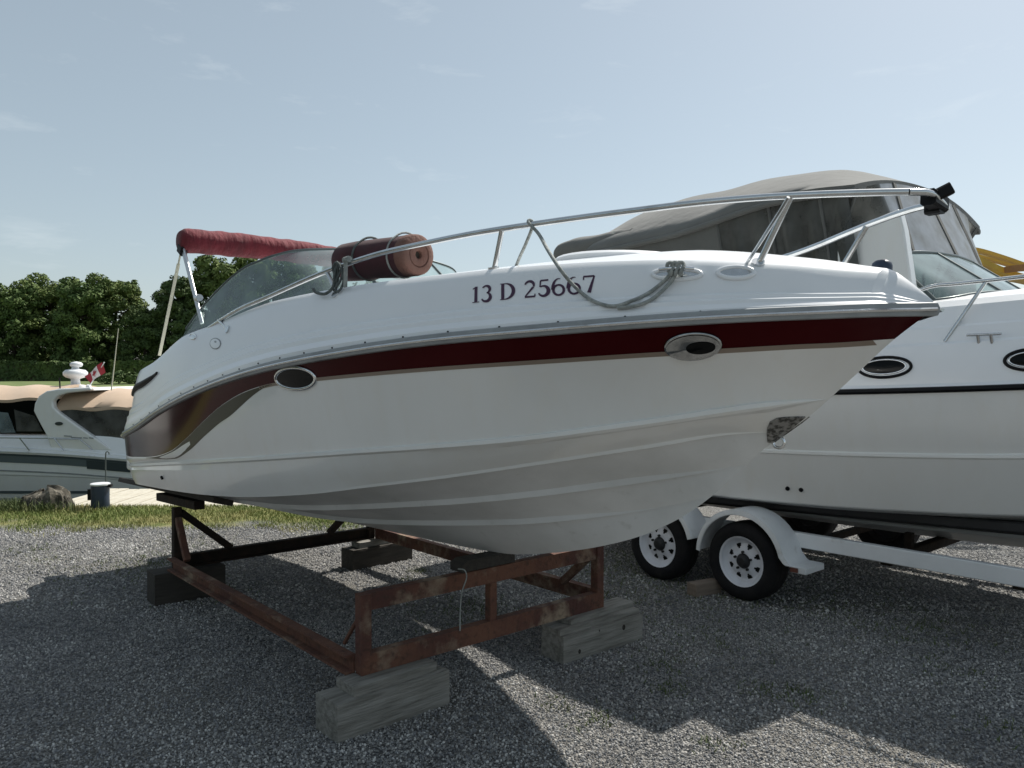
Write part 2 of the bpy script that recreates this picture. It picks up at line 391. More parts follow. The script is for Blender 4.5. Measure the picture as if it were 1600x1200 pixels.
mb = MB()
xs = sorted(set([-400, -200, -100, -60, -40, -30, -22, -18] + list(np.arange(-16, 30.1, 1.0)) + [36, 50, 80, 150, 400]))
rows = []
for k in range(0, 60):
    row = []
    for x in xs:
        yb = bank_y(x)
        if k == 0: y = -300.0
        elif k == 1: y = -60.0
        elif k < 22: y = -20 + (yb - 0.1 + 20) * (k - 2) / 20.0
        elif k < 42: y = yb - 0.1 + 1.4 * (k - 21) / 20.0
        else: y = yb + 1.3 + (55 - yb - 1.3) * (k - 41) / 18.0
        row.append((x, y, near_z(x, y)))
    rows.append(row)
mb.grid(rows)
tag(obj('ground', mb, M['ground'], smooth=40), kind='structure')

mb = MB()
def far_z(x, y):
    z = -1.9 + 2.2 * ss(79, 86, y) + 0.75 * ss(90, 116, y) + 1.6 * ss(118, 160, y)
    return z + 0.6 * ss(-58, -50, x) * ss(92, 112, y)
xs2 = [-1500, -700, -400] + list(np.arange(-260, 261, 10.0)) + [400, 700, 1500]
ys2 = [55, 70, 78, 80, 82, 84, 86, 88, 90, 94, 98, 102, 106, 110, 114, 118, 124, 132, 145, 160, 200, 300, 600, 1500, 2500]
mb.grid([[(x, y, far_z(x, y)) for x in xs2] for y in ys2])
tag(obj('far_shore', mb, M['farlawn'], smooth=40), kind='structure')

M['water'] = mat('river water', (0.035, 0.048, 0.042), 0.06, spec=0.5, bump=(2.2, 0.12), stretch=(1, 0.5, 1))
mb = MB(); mb.grid([[(x, y, -0.85) for x in (-900, -60, 0, 60, 900)] for y in (9.6, 30, 60, 90)])
tag(obj('river_water', mb, M['water'], smooth=0), kind='structure')

# loose gravel: thousands of small stones scattered over the yard
def stone_mat():
    m = bpy.data.materials.new('loose stone'); m.use_nodes = True; t = m.node_tree; b = t.nodes['Principled BSDF']
    b.inputs['Roughness'].default_value = 0.9; b.inputs['Specular IOR Level'].default_value = 0.25
    a = t.nodes.new('ShaderNodeAttribute'); a.attribute_type = 'INSTANCER'; a.attribute_name = 'tone'
    cr = t.nodes.new('ShaderNodeValToRGB'); e = cr.color_ramp.elements
    e[0].position = 0; e[0].color = (0.13, 0.133, 0.14, 1); e[1].position = 1; e[1].color = (0.60, 0.59, 0.565, 1)
    for p, c in ((0.25, (0.21, 0.212, 0.22, 1)), (0.55, (0.29, 0.287, 0.283, 1)), (0.8, (0.38, 0.37, 0.35, 1)), (0.93, (0.45, 0.44, 0.42, 1))):
        q = cr.color_ramp.elements.new(p); q.color = c
    t.links.new(a.outputs['Fac'], cr.inputs['Fac']); t.links.new(cr.outputs['Color'], b.inputs['Base Color'])
    return m
M['stone'] = stone_mat()

def gravel_nodes(name, density, size, seed):
    g = bpy.data.node_groups.new(name, 'GeometryNodeTree')
    g.interface.new_socket('Geometry', in_out='INPUT', socket_type='NodeSocketGeometry')
    g.interface.new_socket('Geometry', in_out='OUTPUT', socket_type='NodeSocketGeometry')
    N = g.nodes.new; K = g.links.new
    gi = N('NodeGroupInput'); go = N('NodeGroupOutput')
    dp = N('GeometryNodeDistributePointsOnFaces'); dp.inputs['Density'].default_value = density; dp.inputs['Seed'].default_value = seed
    ico = N('GeometryNodeMeshIcoSphere'); ico.inputs['Radius'].default_value = 1.0; ico.inputs['Subdivisions'].default_value = 1
    sp = N('GeometryNodeSetPosition')
    nz = N('ShaderNodeTexNoise'); nz.inputs['Scale'].default_value = 0.9
    vm = N('ShaderNodeVectorMath'); vm.operation = 'SUBTRACT'; vm.inputs[1].default_value = (0.5, 0.5, 0.5)
    vs = N('ShaderNodeVectorMath'); vs.operation = 'SCALE'; vs.inputs['Scale'].default_value = 1.3
    K(nz.outputs['Color'], vm.inputs[0]); K(vm.outputs[0], vs.inputs[0]); K(vs.outputs[0], sp.inputs['Offset']); K(ico.outputs['Mesh'], sp.inputs['Geometry'])
    sm = N('GeometryNodeSetMaterial'); sm.inputs['Material'].default_value = M['stone']; K(sp.outputs['Geometry'], sm.inputs['Geometry'])
    ip = N('GeometryNodeInstanceOnPoints'); K(gi.outputs[0], dp.inputs['Mesh']); K(dp.outputs['Points'], ip.inputs['Points']); K(sm.outputs['Geometry'], ip.inputs['Instance'])
    rv = N('FunctionNodeRandomValue'); rv.data_type = 'FLOAT_VECTOR'; rv.inputs[0].default_value = (-3.14,)*3; rv.inputs[1].default_value = (3.14,)*3; K(rv.outputs[0], ip.inputs['Rotation'])
    r1 = N('FunctionNodeRandomValue'); r1.data_type = 'FLOAT'; r1.inputs[2].default_value = 0.0; r1.inputs[3].default_value = 1.0; r1.inputs['Seed'].default_value = 5
    pw = N('ShaderNodeMath'); pw.operation = 'POWER'; pw.inputs[1].default_value = 2.2; K(r1.outputs[1], pw.inputs[0])
    ma = N('ShaderNodeMath'); ma.operation = 'MULTIPLY_ADD'; ma.inputs[1].default_value = size * 1.7; ma.inputs[2].default_value = size * 0.55; K(pw.outputs[0], ma.inputs[0])
    rs = N('FunctionNodeRandomValue'); rs.data_type = 'FLOAT_VECTOR'; rs.inputs[0].default_value = (0.75, 0.6, 0.5); rs.inputs[1].default_value = (1.25, 1.05, 0.85); rs.inputs['Seed'].default_value = 9
    ms = N('ShaderNodeVectorMath'); ms.operation = 'SCALE'; K(rs.outputs[0], ms.inputs[0]); K(ma.outputs[0], ms.inputs['Scale']); K(ms.outputs[0], ip.inputs['Scale'])
    st = N('GeometryNodeStoreNamedAttribute'); st.data_type = 'FLOAT'; st.domain = 'INSTANCE'; st.inputs['Name'].default_value = 'tone'
    r3 = N('FunctionNodeRandomValue'); r3.data_type = 'FLOAT'; r3.inputs['Seed'].default_value = 11
    pn = N('GeometryNodeInputPosition'); bn = N('ShaderNodeTexNoise'); bn.inputs['Scale'].default_value = 1.1; bn.inputs['Detail'].default_value = 5
    K(pn.outputs[0], bn.inputs['Vector'])
    bm_ = N('ShaderNodeMath'); bm_.operation = 'MULTIPLY_ADD'; bm_.inputs[1].default_value = 1.1; bm_.inputs[2].default_value = -0.55; K(bn.outputs[0], bm_.inputs[0])
    ad = N('ShaderNodeMath'); ad.operation = 'ADD'; ad.use_clamp = True; K(bm_.outputs[0], ad.inputs[0]); K(r3.outputs[1], ad.inputs[1])
    K(ip.outputs[0], st.inputs['Geometry']); K(ad.outputs[0], st.inputs['Value']); K(st.outputs[0], go.inputs[0])
    return g
def gravel_field(name, poly, density, size, seed):
    mb = MB(); mb.add([(x, y, 0.002) for x, y in poly], [tuple(range(len(poly)))])
    o = obj(name, mb, M['stone'], smooth=0)
    md = o.modifiers.new('stones', 'NODES'); md.node_group = gravel_nodes(name, density, size, seed)
    tag(o, kind='stuff'); return o
o = gravel_field('gravel', [(-2.7, 2.2), (2.7, 2.2), (4.4, 5.6), (-4.4, 5.6)], 7200, 0.0043, 1)
tag(o, 'loose grey crushed stone covering the yard beside the cradle', 'gravel')
o = gravel_field('gravel', [(-4.4, 5.6), (4.4, 5.6), (6.6, 9.2), (-6.9, 8.6)], 2400, 0.0062, 2)
tag(o, 'loose grey crushed stone between the cradle and the grass', 'gravel')

# grass and weeds
def blades(name, pts, hmin, hmax, wid, m, lean=0.6, per=1):
    n = len(pts); P = np.repeat(np.array(pts), per, axis=0); n = len(P)
    P[:, :2] += rng.normal(0, 0.012, (n, 2))
    h = rng.uniform(hmin, hmax, n); a = rng.uniform(0, 2*np.pi, n); l = rng.uniform(0.1, lean, n) * h
    dx, dy = np.cos(a), np.sin(a); wv = wid * rng.uniform(0.6, 1.3, n)
    ang = rng.uniform(0, 2*np.pi, n); ax, ay = np.cos(ang) * wv, np.sin(ang) * wv
    b0 = P + np.stack([-ax, -ay, 0*h], 1); b1 = P + np.stack([ax, ay, 0*h], 1)
    mid0 = P + np.stack([dx*l*.35 - ax*.8, dy*l*.35 - ay*.8, h*.6], 1); mid1 = P + np.stack([dx*l*.35 + ax*.8, dy*l*.35 + ay*.8, h*.6], 1)
    tip = P + np.stack([dx*l, dy*l, h], 1)
    V = np.stack([b0, b1, mid1, mid0, tip], 1).reshape(-1, 3)
    me = bpy.data.meshes.new(name)
    F = []
    for i in range(n):
        k = 5*i; F.append((k, k+1, k+2, k+3)); F.append((k+3, k+2, k+4))
    me.from_pydata(V.tolist(), [], F); me.materials.append(m)
    o = bpy.data.objects.new(name, me); C.objects.link(o); return o
M['grass'] = mat('short dry grass', (0.17, 0.215, 0.055), 0.8, var=[(0.8, (0.34, 0.30, 0.13), 0.44, 0.62, 5), (9, (0.15, 0.185, 0.05), 0.5, 0.7, 3)])
M['weed'] = mat('green weeds', (0.085, 0.115, 0.036), 0.8, var=(6, (0.10, 0.11, 0.035), 0.45, 0.7, 4))
gp = []
from mathutils import noise as mn
for _ in range(90000):
    x = random.uniform(-9.0, -0.7); y = random.uniform(7.9, 10.35)
    e = 8.75 + 0.75 * mn.noise((x * 0.8, y * 0.8, 1.3)) + 0.50 * mn.noise((x * 2.7, y * 2.7, 4.0)) - 0.45 * ss(-4.5, -7.5, x)
    if y > e + random.gauss(0, 0.10) and (y > e + 0.6 or random.random() < 0.35 + (y - e) * 0.6):
        gp.append((x, y, near_z(x, y)))
    if len(gp) > 36000: break
tag(blades('grass', gp, 0.020, 0.055, 0.004, M['grass'], lean=1.0, per=1), 'short patchy yellow green grass along the river bank', 'grass', kind='stuff')
wp = []
for (u, v, s, n) in [(1040, 1040, .10, 70), (1045, 1078, .07, 60), (1190, 1078, .06, 40), (1250, 1085, .05, 30), (1100, 990, .25, 200), (1010, 905, .35, 420), (960, 940, .2, 160),
                     (185, 890, .35, 300), (240, 878, .25, 220), (330, 925, .2, 120), (655, 893, .06, 70), (925, 1125, .06, 60), (1140, 925, .3, 300), (1330, 960, .4, 260), (1450, 985, .25, 200),
                     (1120, 1165, .05, 30), (90, 875, .12, 60), (700, 960, .25, 160), (750, 945, .2, 140), (960, 880, .3, 300), (1500, 1050, .12, 50), (1560, 1140, .08, 40), (1260, 1090, .1, 60), (300, 845, .3, 160),
                     (40, 860, .2, 140), (640, 905, .05, 30), (870, 1100, .06, 30)]:
    c = at_z(u, v)
    for k in range(n):
        wp.append((c.x + random.gauss(0, s), c.y + random.gauss(0, s), 0.0))
tag(blades('weeds', wp, 0.008, 0.030, 0.0030, M['weed'], lean=1.6, per=2), 'thin green weeds growing through the gravel', 'weeds', kind='stuff')

# ------------------------------------------------------------------ far trees and hedge
def leaf_mat(name, c1, c2):
    m = mat(name, c1, 0.75, var=(0.55, c2, 0.38, 0.66, 4), spec=0.25)
    t = m.node_tree; b = t.nodes['Principled BSDF']
    return m
LEAF = [leaf_mat('leaves deep', (0.070, 0.115, 0.034), (0.115, 0.165, 0.045)), leaf_mat('leaves mid', (0.080, 0.125, 0.036), (0.155, 0.195, 0.052)), leaf_mat('leaves dark', (0.050, 0.082, 0.027), (0.085, 0.125, 0.036))]
def leaf_cloud(centers, radii, counts, size, seed):
    r = np.random.default_rng(seed); V = []
    for c, rad, n in zip(centers, radii, counts):
        d = r.normal(size=(n, 3)); d /= np.linalg.norm(d, axis=1)[:, None]
        q = np.cbrt(r.uniform(0.15, 1.0, n))[:, None]
        p = np.array(c) + d * q * np.array(rad)
        nn = d + r.normal(0, 0.55, (n, 3)) + np.array([0, 0, 0.35]); nn /= np.linalg.norm(nn, axis=1)[:, None]
        t = np.cross(nn, r.normal(size=(n, 3))); t /= np.linalg.norm(t, axis=1)[:, None]; b = np.cross(nn, t)
        s = size * r.uniform(0.5, 1.3, n)[:, None]
        V.append(np.stack([p - t*s, p + b*s*0.55, p + t*s, p - b*s*0.55], 1))
    V = np.concatenate(V).reshape(-1, 3); n = len(V) // 4
    return V, [(4*i, 4*i+1, 4*i+2, 4*i+3) for i in range(n)]
def tree(loc, h, wdt, seed, m, label, trunk=0.25, group='trees on the far shore', nclump=44, low=0.05, name='leafy_tree'):
    r = random.Random(seed)
    root = empty(name, loc, r.uniform(0, 6.28), label, 'tree', group)
    mb = MB(); tr = 0.022 * h
    top = 0.78 * h
    path = [(r.gauss(0, .012) * h * k / 6, r.gauss(0, .012) * h * k / 6, -0.3 + (top + 0.3) * k / 6) for k in range(7)]
    mb.tube(path, [tr * (1.25 - 0.95 * k / 6) for k in range(7)], 7)
    cs, rad, cnt = [], [], []
    for k in range(nclump):
        z = h * (low + (0.93 - low) * (k + 0.5) / nclump) + r.gauss(0, 0.02 * h)
        f = (z / h - low) / (1 - low)
        env = wdt / 2 * (math.sin(math.pi * min(max(0.16 + 0.76 * f, 0), 1)) ** 0.5)
        a = k * 2.399 + r.uniform(-.5, .5); q = env * math.sqrt(r.uniform(0.12, 1.0)) * 0.82
        c = (q * math.cos(a), q * math.sin(a), z)
        rr = wdt * r.uniform(0.12, 0.185)
        cs.append(c); rad.append((rr, rr, rr * r.uniform(0.62, 0.85))); cnt.append(int(560 * (rr / (wdt * 0.150)) ** 2))
        if k % 3 == 0 and f < 0.9:
            z0 = max(z - 0.16 * h, 0.12 * h); i = min(int((z0 + 0.3) / (top + 0.3) * 6), 5); p0 = path[i + 1]
            mb.tube([p0, ((p0[0] + c[0]) / 2, (p0[1] + c[1]) / 2, (z0 + z) / 2 - 0.02 * h), c], [tr * .4, tr * .28, tr * .08], 5)
    for k in range(46):
        f = r.uniform(0.25, 1.0); z = h * (low + (0.97 - low) * f); env = wdt / 2 * (math.sin(math.pi * min(0.16 + 0.76 * f, 1)) ** 0.5)
        a = r.uniform(0, 6.28); q = env * r.uniform(0.85, 1.08); rr = wdt * r.uniform(0.03, 0.07)
        cs.append((q * math.cos(a), q * math.sin(a), z)); rad.append((rr, rr, rr * .8)); cnt.append(int(42 * r.uniform(.5, 1.4)))
    obj('trunk', mb, M['bark'], root, 60)
    V, F = leaf_cloud(cs, rad, cnt, 0.016 * h, seed)
    me = bpy.data.meshes.new('crown'); me.from_pydata(V.tolist(), [], F); me.materials.append(m)
    o = bpy.data.objects.new('crown', me); C.objects.link(o); o.parent = root
    return root
tl = [ # u, top v, distance, width, tone, label
    (-150, 425, 122, 15, 0, 'broad dark tree furthest up the river bank'),
    (-60, 440, 128, 13, 1, 'mid green tree behind the hedge past the docked boat bow'),
    (22, 448, 124, 12.0, 0, 'rounded deep green tree over the docked boat windshield'),
    (78, 434, 127, 12.5, 1, 'tall broad bright topped tree behind the hedge'),
    (128, 441, 122, 10.5, 0, 'full leafy tree above the radar arch'),
    (180, 436, 126, 10.5, 1, 'tall tree with ragged top left of the gap'),
    (226, 482, 121, 8.0, 2, 'lower tree in the dip between two tall ones'),
    (285, 432, 123, 9.0, 2, 'dark rounded tree framed by the folded bimini struts'),
    (352, 402, 128, 12.5, 1, 'tallest tree, yellowish top behind the windshield'),
    (430, 404, 131, 12, 1, 'tall tree seen through the windshield glass'),
    (500, 412, 129, 12, 0, 'dark tree behind the front windshield pane'),
    (590, 445, 132, 13, 1, 'tree hidden behind the white foredeck'),
    (700, 455, 130, 13, 0, 'broad tree behind the boat bow'),
]
for i, (u, v, d, wd, k, lb) in enumerate(tl):
    p = at_y(u, v, d); z0 = far_z(p.x, d)
    tree((p.x, d, z0), p.z - z0 + 0.5, wd, 40 + i, LEAF[k], lb)
# trimmed hedge in front of the trees
def hedge(name, x0, x1, y, z0, h, dp, n, seed, m, label, cat='hedge'):
    r = np.random.default_rng(seed)
    root = empty(name, ((x0 + x1) / 2, y, z0), 0, label, cat)
    x = r.uniform(x0, x1, n) - (x0 + x1) / 2; f = r.uniform(0, 1, n)
    side = r.uniform(0, 1, n) < 0.65
    yy = np.where(side, -dp/2 + np.abs(r.normal(0, .12, n)), r.uniform(-dp/2, dp/2, n)); zz = np.where(side, f * h, h - np.abs(r.normal(0, .15, n)))
    zz += 0.12 * np.sin(x * 1.7) + 0.08 * np.sin(x * 4.1)
    p = np.stack([x, yy, zz], 1); nn = np.stack([r.normal(0, .6, n), np.where(side, -1.0, -.2), np.where(side, .3, 1.0)], 1) + r.normal(0, .4, (n, 3))
    nn /= np.linalg.norm(nn, axis=1)[:, None]; t = np.cross(nn, r.normal(size=(n, 3))); t /= np.linalg.norm(t, axis=1)[:, None]; b = np.cross(nn, t)
    s = 0.30 * r.uniform(.5, 1.3, n)[:, None]
    V = np.stack([p - t*s, p + b*s*.6, p + t*s, p - b*s*.6], 1).reshape(-1, 3)
    me = bpy.data.meshes.new('foliage'); me.from_pydata(V.tolist(), [], [(4*i, 4*i+1, 4*i+2, 4*i+3) for i in range(n)]); me.materials.append(m)
    o = bpy.data.objects.new('foliage', me); C.objects.link(o); o.parent = root
    mb = MB(); mb.box((0, 0, h * .45), ((x1 - x0) - .4, dp * .8, h * .9)); obj('branches', mb, M['bark'], root, 0)
hedge('hedge', -105, -60.5, 114, far_z(-80, 114), 2.7, 1.6, 9000, 3, LEAF[2], 'long clipped dark hedge on the far lawn')
hedge('hedge', -60, -40, 117, far_z(-50, 117), 2.3, 1.6, 4000, 4, LEAF[1], 'lighter hedge on the grass slope beside the dark hedge')
p = at_y(185, 606, 100)
V, F = leaf_cloud([(-1.6, 0, .7), (0.2, 0, .9), (1.8, 0, .75)], [(1.2, 1, .8)] * 3, [260] * 3, .22, 91)
root = empty('shrub', (p.x, 100, far_z(p.x, 100)), 0, 'low rounded dark shrub at the water edge of the far lawn', 'shrub')
me = bpy.data.meshes.new('foliage'); me.from_pydata(V.tolist(), [], F); me.materials.append(LEAF[2])
o = bpy.data.objects.new('foliage', me); C.objects.link(o); o.parent = root
mb = MB(); mb.tube([(0, 0, -.1), (.1, 0, .6)], .06, 6); obj('stem', mb, M['bark'], root)

#=====BOAT1=====
# ------------------------------------------------------------------ the boat on the cradle
A = at_z(565, 1057, 0.235)
CR_W, CR_L = 1.745, 2.84
F1 = Frame((0, 0), BOW_AZ)
c0 = A + F1.p * (CR_W / 2); F1 = Frame((c0.x, c0.y), BOW_AZ)
boat = empty('motorboat', (c0.x, c0.y, 0), F1.rz, 'white motorboat with dark red side stripe and bow rail, propped on a rusty cradle', 'boat')

# stem and keel profile on the centre plane
stem_px = [(790, 865), (860, 864), (920, 857), (1000, 838), (1060, 811), (1105, 781), (1165, 727), (1200, 697), (1265, 650), (1330, 592), (1395, 532), (1458, 484)]
sp_ = [F1.on_b(u, v, 0.0) for u, v in stem_px]
X_BOW = sp_[-1].x
stem = pchip([-3.7, -2.8, -1.0] + [p.x for p in sp_], [0.585, 0.612, 0.665] + [p.z for p in sp_])
def stem_at(u, v): return F1.on_b(u, v, 0.0)
def rnd(X):   # rounding of the quarters at the stern
    if X > -3.2: return 1.0
    t = min((-3.2 - X) / 0.42, 1.0); return 0.86 + 0.14 * math.sqrt(max(0.0, 1 - t * t))
Xc = stem_at(1232, 674).x; Xk = stem_at(1296, 621).x; Xl = stem_at(1398, 530).x
_bS = tab((-3.7, 1.06), (-3, 1.10), (-2, 1.13), (-1, 1.125), (-.2, 1.085), (.4, 1.0), (1.0, .83), (1.5, .61), (1.9, .37), (2.15, .18), (X_BOW, 0.0))
_bC = tab((-3.7, .99), (-2, 1.01), (-1, .97), (0, .84), (.6, .67), (1.1, .44), (1.45, .23), (Xc, 0.0))
_bK = tab((-3.7, 1.02), (-3, 1.05), (-2, 1.07), (-1, 1.045), (0, .945), (.6, .80), (1.1, .59), (1.5, .36), (1.8, .15), (Xk, 0.0))
_bL = tab((-3.7, 1.05), (-3, 1.08), (-2, 1.105), (-1, 1.095), (-.2, 1.05), (.4, .955), (1.0, .775), (1.5, .55), (1.9, .28), (2.05, .15), (Xl, 0.0))
bS = lambda X: _bS(X) * rnd(X)
bC = lambda X: _bC(X) * rnd(X)
bK = lambda X: _bK(X) * rnd(X)
bL = lambda X: _bL(X) * rnd(X)
def zcurve(px, b, Xend, zend, tail=None):
    P = [F1.on_b(u, v, b) for u, v in px]
    P = [p for p in P if p.x < Xend - 0.03]
    xs_, zs_ = [p.x for p in P] + [Xend], [p.z for p in P] + [zend]
    f = pchip(xs_, zs_); x0 = min(xs_)
    if tail is not None:
        zt = f(x0); return lambda X: f(X) if X >= x0 else zt + (X - x0) * tail
    return f
zS = zcurve([(1380, 485), (1300, 488), (1180, 493), (1000, 504), (850, 516), (700, 529), (600, 541), (500, 557), (430, 571), (360, 591), (300, 615), (250, 642), (210, 670), (184, 692)], bS, X_BOW, sp_[-1].z, .22)
zC = zcurve([(1150, 676), (1000, 697), (850, 720), (700, 742), (560, 759), (485, 768), (350, 772), (205, 746)], bC, Xc, stem(Xc), .03)
zK = zcurve([(1200, 633), (1000, 662), (800, 688), (560, 706), (400, 717), (250, 725), (195, 727)], bK, Xk, stem(Xk), .06)
zL = zcurve([(1300, 536), (1250, 538), (1125, 545), (1000, 552), (850, 562), (700, 572), (600, 580), (497, 590), (430, 598), (385, 611), (348, 632), (318, 658), (292, 684), (268, 704), (242, 713), (205, 714)], bL, Xl, stem(Xl), .02)

Xs1 = stem_at(1165, 728).x; Xs2 = stem_at(1112, 776).x
_q1 = tab((-3.7, .68), (-1, .665), (0, .55), (.5, .43), (.9, .27), (1.15, .15), (Xs1, 0.0)); bQ1 = lambda X: _q1(X) * rnd(X)
_q2 = tab((-3.7, .36), (-1, .345), (0, .27), (.5, .19), (.85, .10), (1.05, .05), (Xs2, 0.0)); bQ2 = lambda X: _q2(X) * rnd(X)
def strake(px, bf, xe):
    P = [p for p in (F1.on_b(u, v, bf) for u, v in px) if p.x < xe - .03]
    x0 = min(p.x for p in P)
    aft = [(X, stem(X) + (zC(X) - stem(X)) * bf(X) / bC(X)) for X in (-3.7, -3.2, -2.6, -2.0, -1.5) if X < x0 - .35]
    return pchip([a[0] for a in aft] + [p.x for p in P] + [xe], [a[1] for a in aft] + [p.z for p in P] + [stem(xe)])
zQ1 = strake([(1100, 737), (1000, 750), (850, 770), (700, 784)], bQ1, Xs1)
zQ2 = strake([(1050, 790), (1000, 798), (900, 808), (800, 815)], bQ2, Xs2)
XS = sorted(set([Xs1, Xs2] + list(np.linspace(-3.2, 1.2, 56)) + list(np.linspace(1.2, X_BOW, 44)) + [-3.62, -3.615, -3.60, -3.57, -3.53, -3.48, -3.42, -3.35, -3.28] + [Xc, Xk, Xl]))
def on(bf, zf, Xend, X):
    if X >= Xend - 1e-6: return (0.0, stem(X))
    return (bf(X), zf(X))
CH = 0.030   # chine flat
def section(X):
    """starboard half section, keel to sheer; returns (bottom rows, side rows, stripe rows)"""
    zk = stem(X)
    bc, zc = on(bC, zC, Xc, X); bk, zk2 = on(bK, zK, Xk, X); bl, zl = on(bL, zL, Xl, X)
    bs, zs = (bS(X), zS(X)) if X < X_BOW - 1e-6 else (0.0, sp_[-1].z)
    zl = min(zl, zs - 0.01 * (bs > 0)); zk2 = min(zk2, zl)
    taper = min(1.0, bc / 0.25)
    bot = [(0.0, zk)]
    for bf, zf, xe in ((bQ2, zQ2, Xs2), (bQ1, zQ1, Xs1)):          # lifting strakes
        if X >= xe - 1e-6: b0, z0, tp = 0.0, zk, 0.0
        else: b0, z0 = bf(X), zf(X); tp = min(1.0, b0 / 0.15)
        bot += [(b0 * .5 + bot[-1][0] * .5, z0 * .5 + bot[-1][1] * .5), (b0 - 0.012 * tp, z0 - 0.002 * tp), (b0 + 0.020 * tp, z0 - 0.014 * tp), (b0 + 0.029 * tp, z0 + 0.015 * tp)]
    bot += [(bc * .6 + bot[-1][0] * .4, zc * .6 + bot[-1][1] * .4), (bc - CH * taper, zc - 0.012 * taper), (bc, zc - 0.014 * taper)]
    side = [(bc, zc - 0.014 * taper), (bc + 0.006 * taper, zc)]
    for t in (0.25, 0.5, 0.75):
        side.append((bc + (bk - bc) * t + 0.006 * taper * (1 - t) + 0.012 * math.sin(math.pi * t) * taper, zc + (zk2 - zc) * t - 0.0))
    g = min(1.0, bk / 0.2)
    side += [(bk - 0.006 * g, zk2 - 0.016 * g), (bk + 0.010 * g, zk2 - 0.006 * g), (bk + 0.010 * g, zk2 + 0.010 * g), (bk, zk2 + 0.016 * g)]
    n = 8
    for i in range(1, n + 1):
        t = i / n; q = math.sin(math.pi * t) * (-0.02 * ss(0.6, 1.6, X) + 0.012 * ss(0.2, -1.0, X)) * g
        side.append((bk + (bl - bk) * t + q, zk2 + 0.016 * g + (zl - zk2 - 0.016 * g) * t))
    st = []
    for i in range(7):
        t = i / 6; st.append((bl + (bs - bl) * t, zl + (zs - zl) * t))
    return bot, side, st
secs = [section(X) for X in XS]
def mirror_rows(k):
    """port and starboard copies of a set of rows, joined at the stations"""
    P = [[(X, -b, z) for b, z in s[k]] for X, s in zip(XS, secs)]
    Q = [[(X, b, z) for b, z in s[k]] for X, s in zip(XS, secs)]
    return P, Q
mbs = {}
for k, nm in ((0, 'bottom'), (1, 'side'), (2, 'stripe')):
    mb = MB(); P, Q = mirror_rows(k); mb.grid(P); mb.grid(Q, flip=True); mbs[nm] = mb
# transom closes the aft station
s0 = secs[0]; prof = s0[0] + s0[1][1:] + s0[2][1:]
mbt = MB(); mbt.grid([[(XS[0] - 0.02 * math.sin(math.pi * min(max((z - .6) / .6, 0), 1)) - 0.05 * (1 - (f)**2) , -b * f, z) for b, z in prof] for f in [i / 8 for i in range(-8, 9)]])
bot_o = obj('hull_bottom', mbs['bottom'], M['gelb'], boat, 9)
hull_o = obj('hull', mbs['side'], M['gel'], boat, 12)
st_o = obj('side_stripe', mbs['stripe'], M['red'], boat, 30)
st_o['label'] = 'glossy dark red stripe sweeping down at the stern'
obj('transom', mbt, M['gel'], boat, 40)
def tree_of(*mbl):
    v, f = [], []
    for mb in mbl:
        k = len(v); v += mb.v; f += [tuple(i + k for i in q) for q in mb.f]
    return BVHTree.FromPolygons([Vector(p) for p in v], f)
T_hull = tree_of(mbs['side'], mbs['stripe'], mbs['bottom'])
def hit(T, u, v, fr=None):
    fr = fr or F1
    o = fr.loc(CAMP); d = fr.dirl(ray(u, v)).normalized()
    p, n, i, ds = T.ray_cast(o, d)
    if p is None:
        p, n, i, ds = T.find_nearest(o + d * 4.0)
    if n.dot(d) > 0: n = -n
    return p, n

# pinstripe and swoosh under the stripe, proud of the hull
def band(top_off, width, out, x0, x1, n=90, both=True):
    mb = MB()
    for sgn in ((-1, 1) if both else (-1,)):
        r0, r1, r2, r3 = [], [], [], []
        for i in range(n + 1):
            X = x0 + (x1 - x0) * i / n
            b, z = on(bL, zL, Xl, X); wv = width(X) if callable(width) else width
            s = section(X)[1]
            def b_at(zz):
                for (b0, z0), (b1, z1) in zip(s[:-1], s[1:]):
                    if min(z0, z1) <= zz <= max(z0, z1) and abs(z1 - z0) > 1e-9: return b0 + (b1 - b0) * (zz - z0) / (z1 - z0)
                return b
            za, zb = z - top_off, z - top_off - wv
            ba, bb = b_at(za), b_at(zb)
            r0.append((X, sgn * (ba - .002), za)); r1.append((X, sgn * (ba + out), za)); r2.append((X, sgn * (bb + out), zb)); r3.append((X, sgn * (bb - .002), zb))
        mb.grid([r0, r1, r2, r3])
    return mb
obj('pinstripe', band(0.0, 0.016, 0.003, -0.7, Xl - 0.045), M['gold'], boat, 30)
obj('swoosh', band(0.004, lambda X: 0.004 + 0.085 * ss(-0.55, -1.15, X) * ss(-2.7, -1.6, X), 0.003, -2.7, -0.56), M['olive'], boat, 30)

# ---- deck moulding
X_DE = F1.on_b(1386, 422, 0.05).x
_bE = tab((-3.7, .93), (-3.0, .985), (-2.4, .985), (-1.6, .955), (-1.0, .925), (0, .86), (.5, .785), (1.0, .655), (1.5, .46), (1.85, .25), (X_DE, 0.03))
bE = lambda X: _bE(X) * rnd(X)
eP = [F1.on_b(u, v, bE) for u, v in [(1340, 419), (1250, 413), (1180, 410), (1090, 407), (1000, 407), (900, 411), (780, 420), (660, 433), (600, 440), (520, 452), (430, 470), (400, 480), (340, 505), (290, 524), (240, 566), (215, 601), (202, 628), (190, 655)]]
zEf = pchip([p.x for p in eP] + [X_DE], [p.z for p in eP] + [F1.on_b(1386, 422, 0.03).z])
xE0 = min(p.x for p in eP)
zE = lambda X: zEf(X) if X > xE0 else max(zEf(xE0) + (X - xE0) * 0.5, zS(X) + 0.02)
z_tip, z_tip0 = zE(X_DE), sp_[-1].z
def nose(X): return z_tip + (z_tip0 + 0.03 - z_tip) * ((X - X_DE) / (X_BOW - X_DE)) ** 1.15
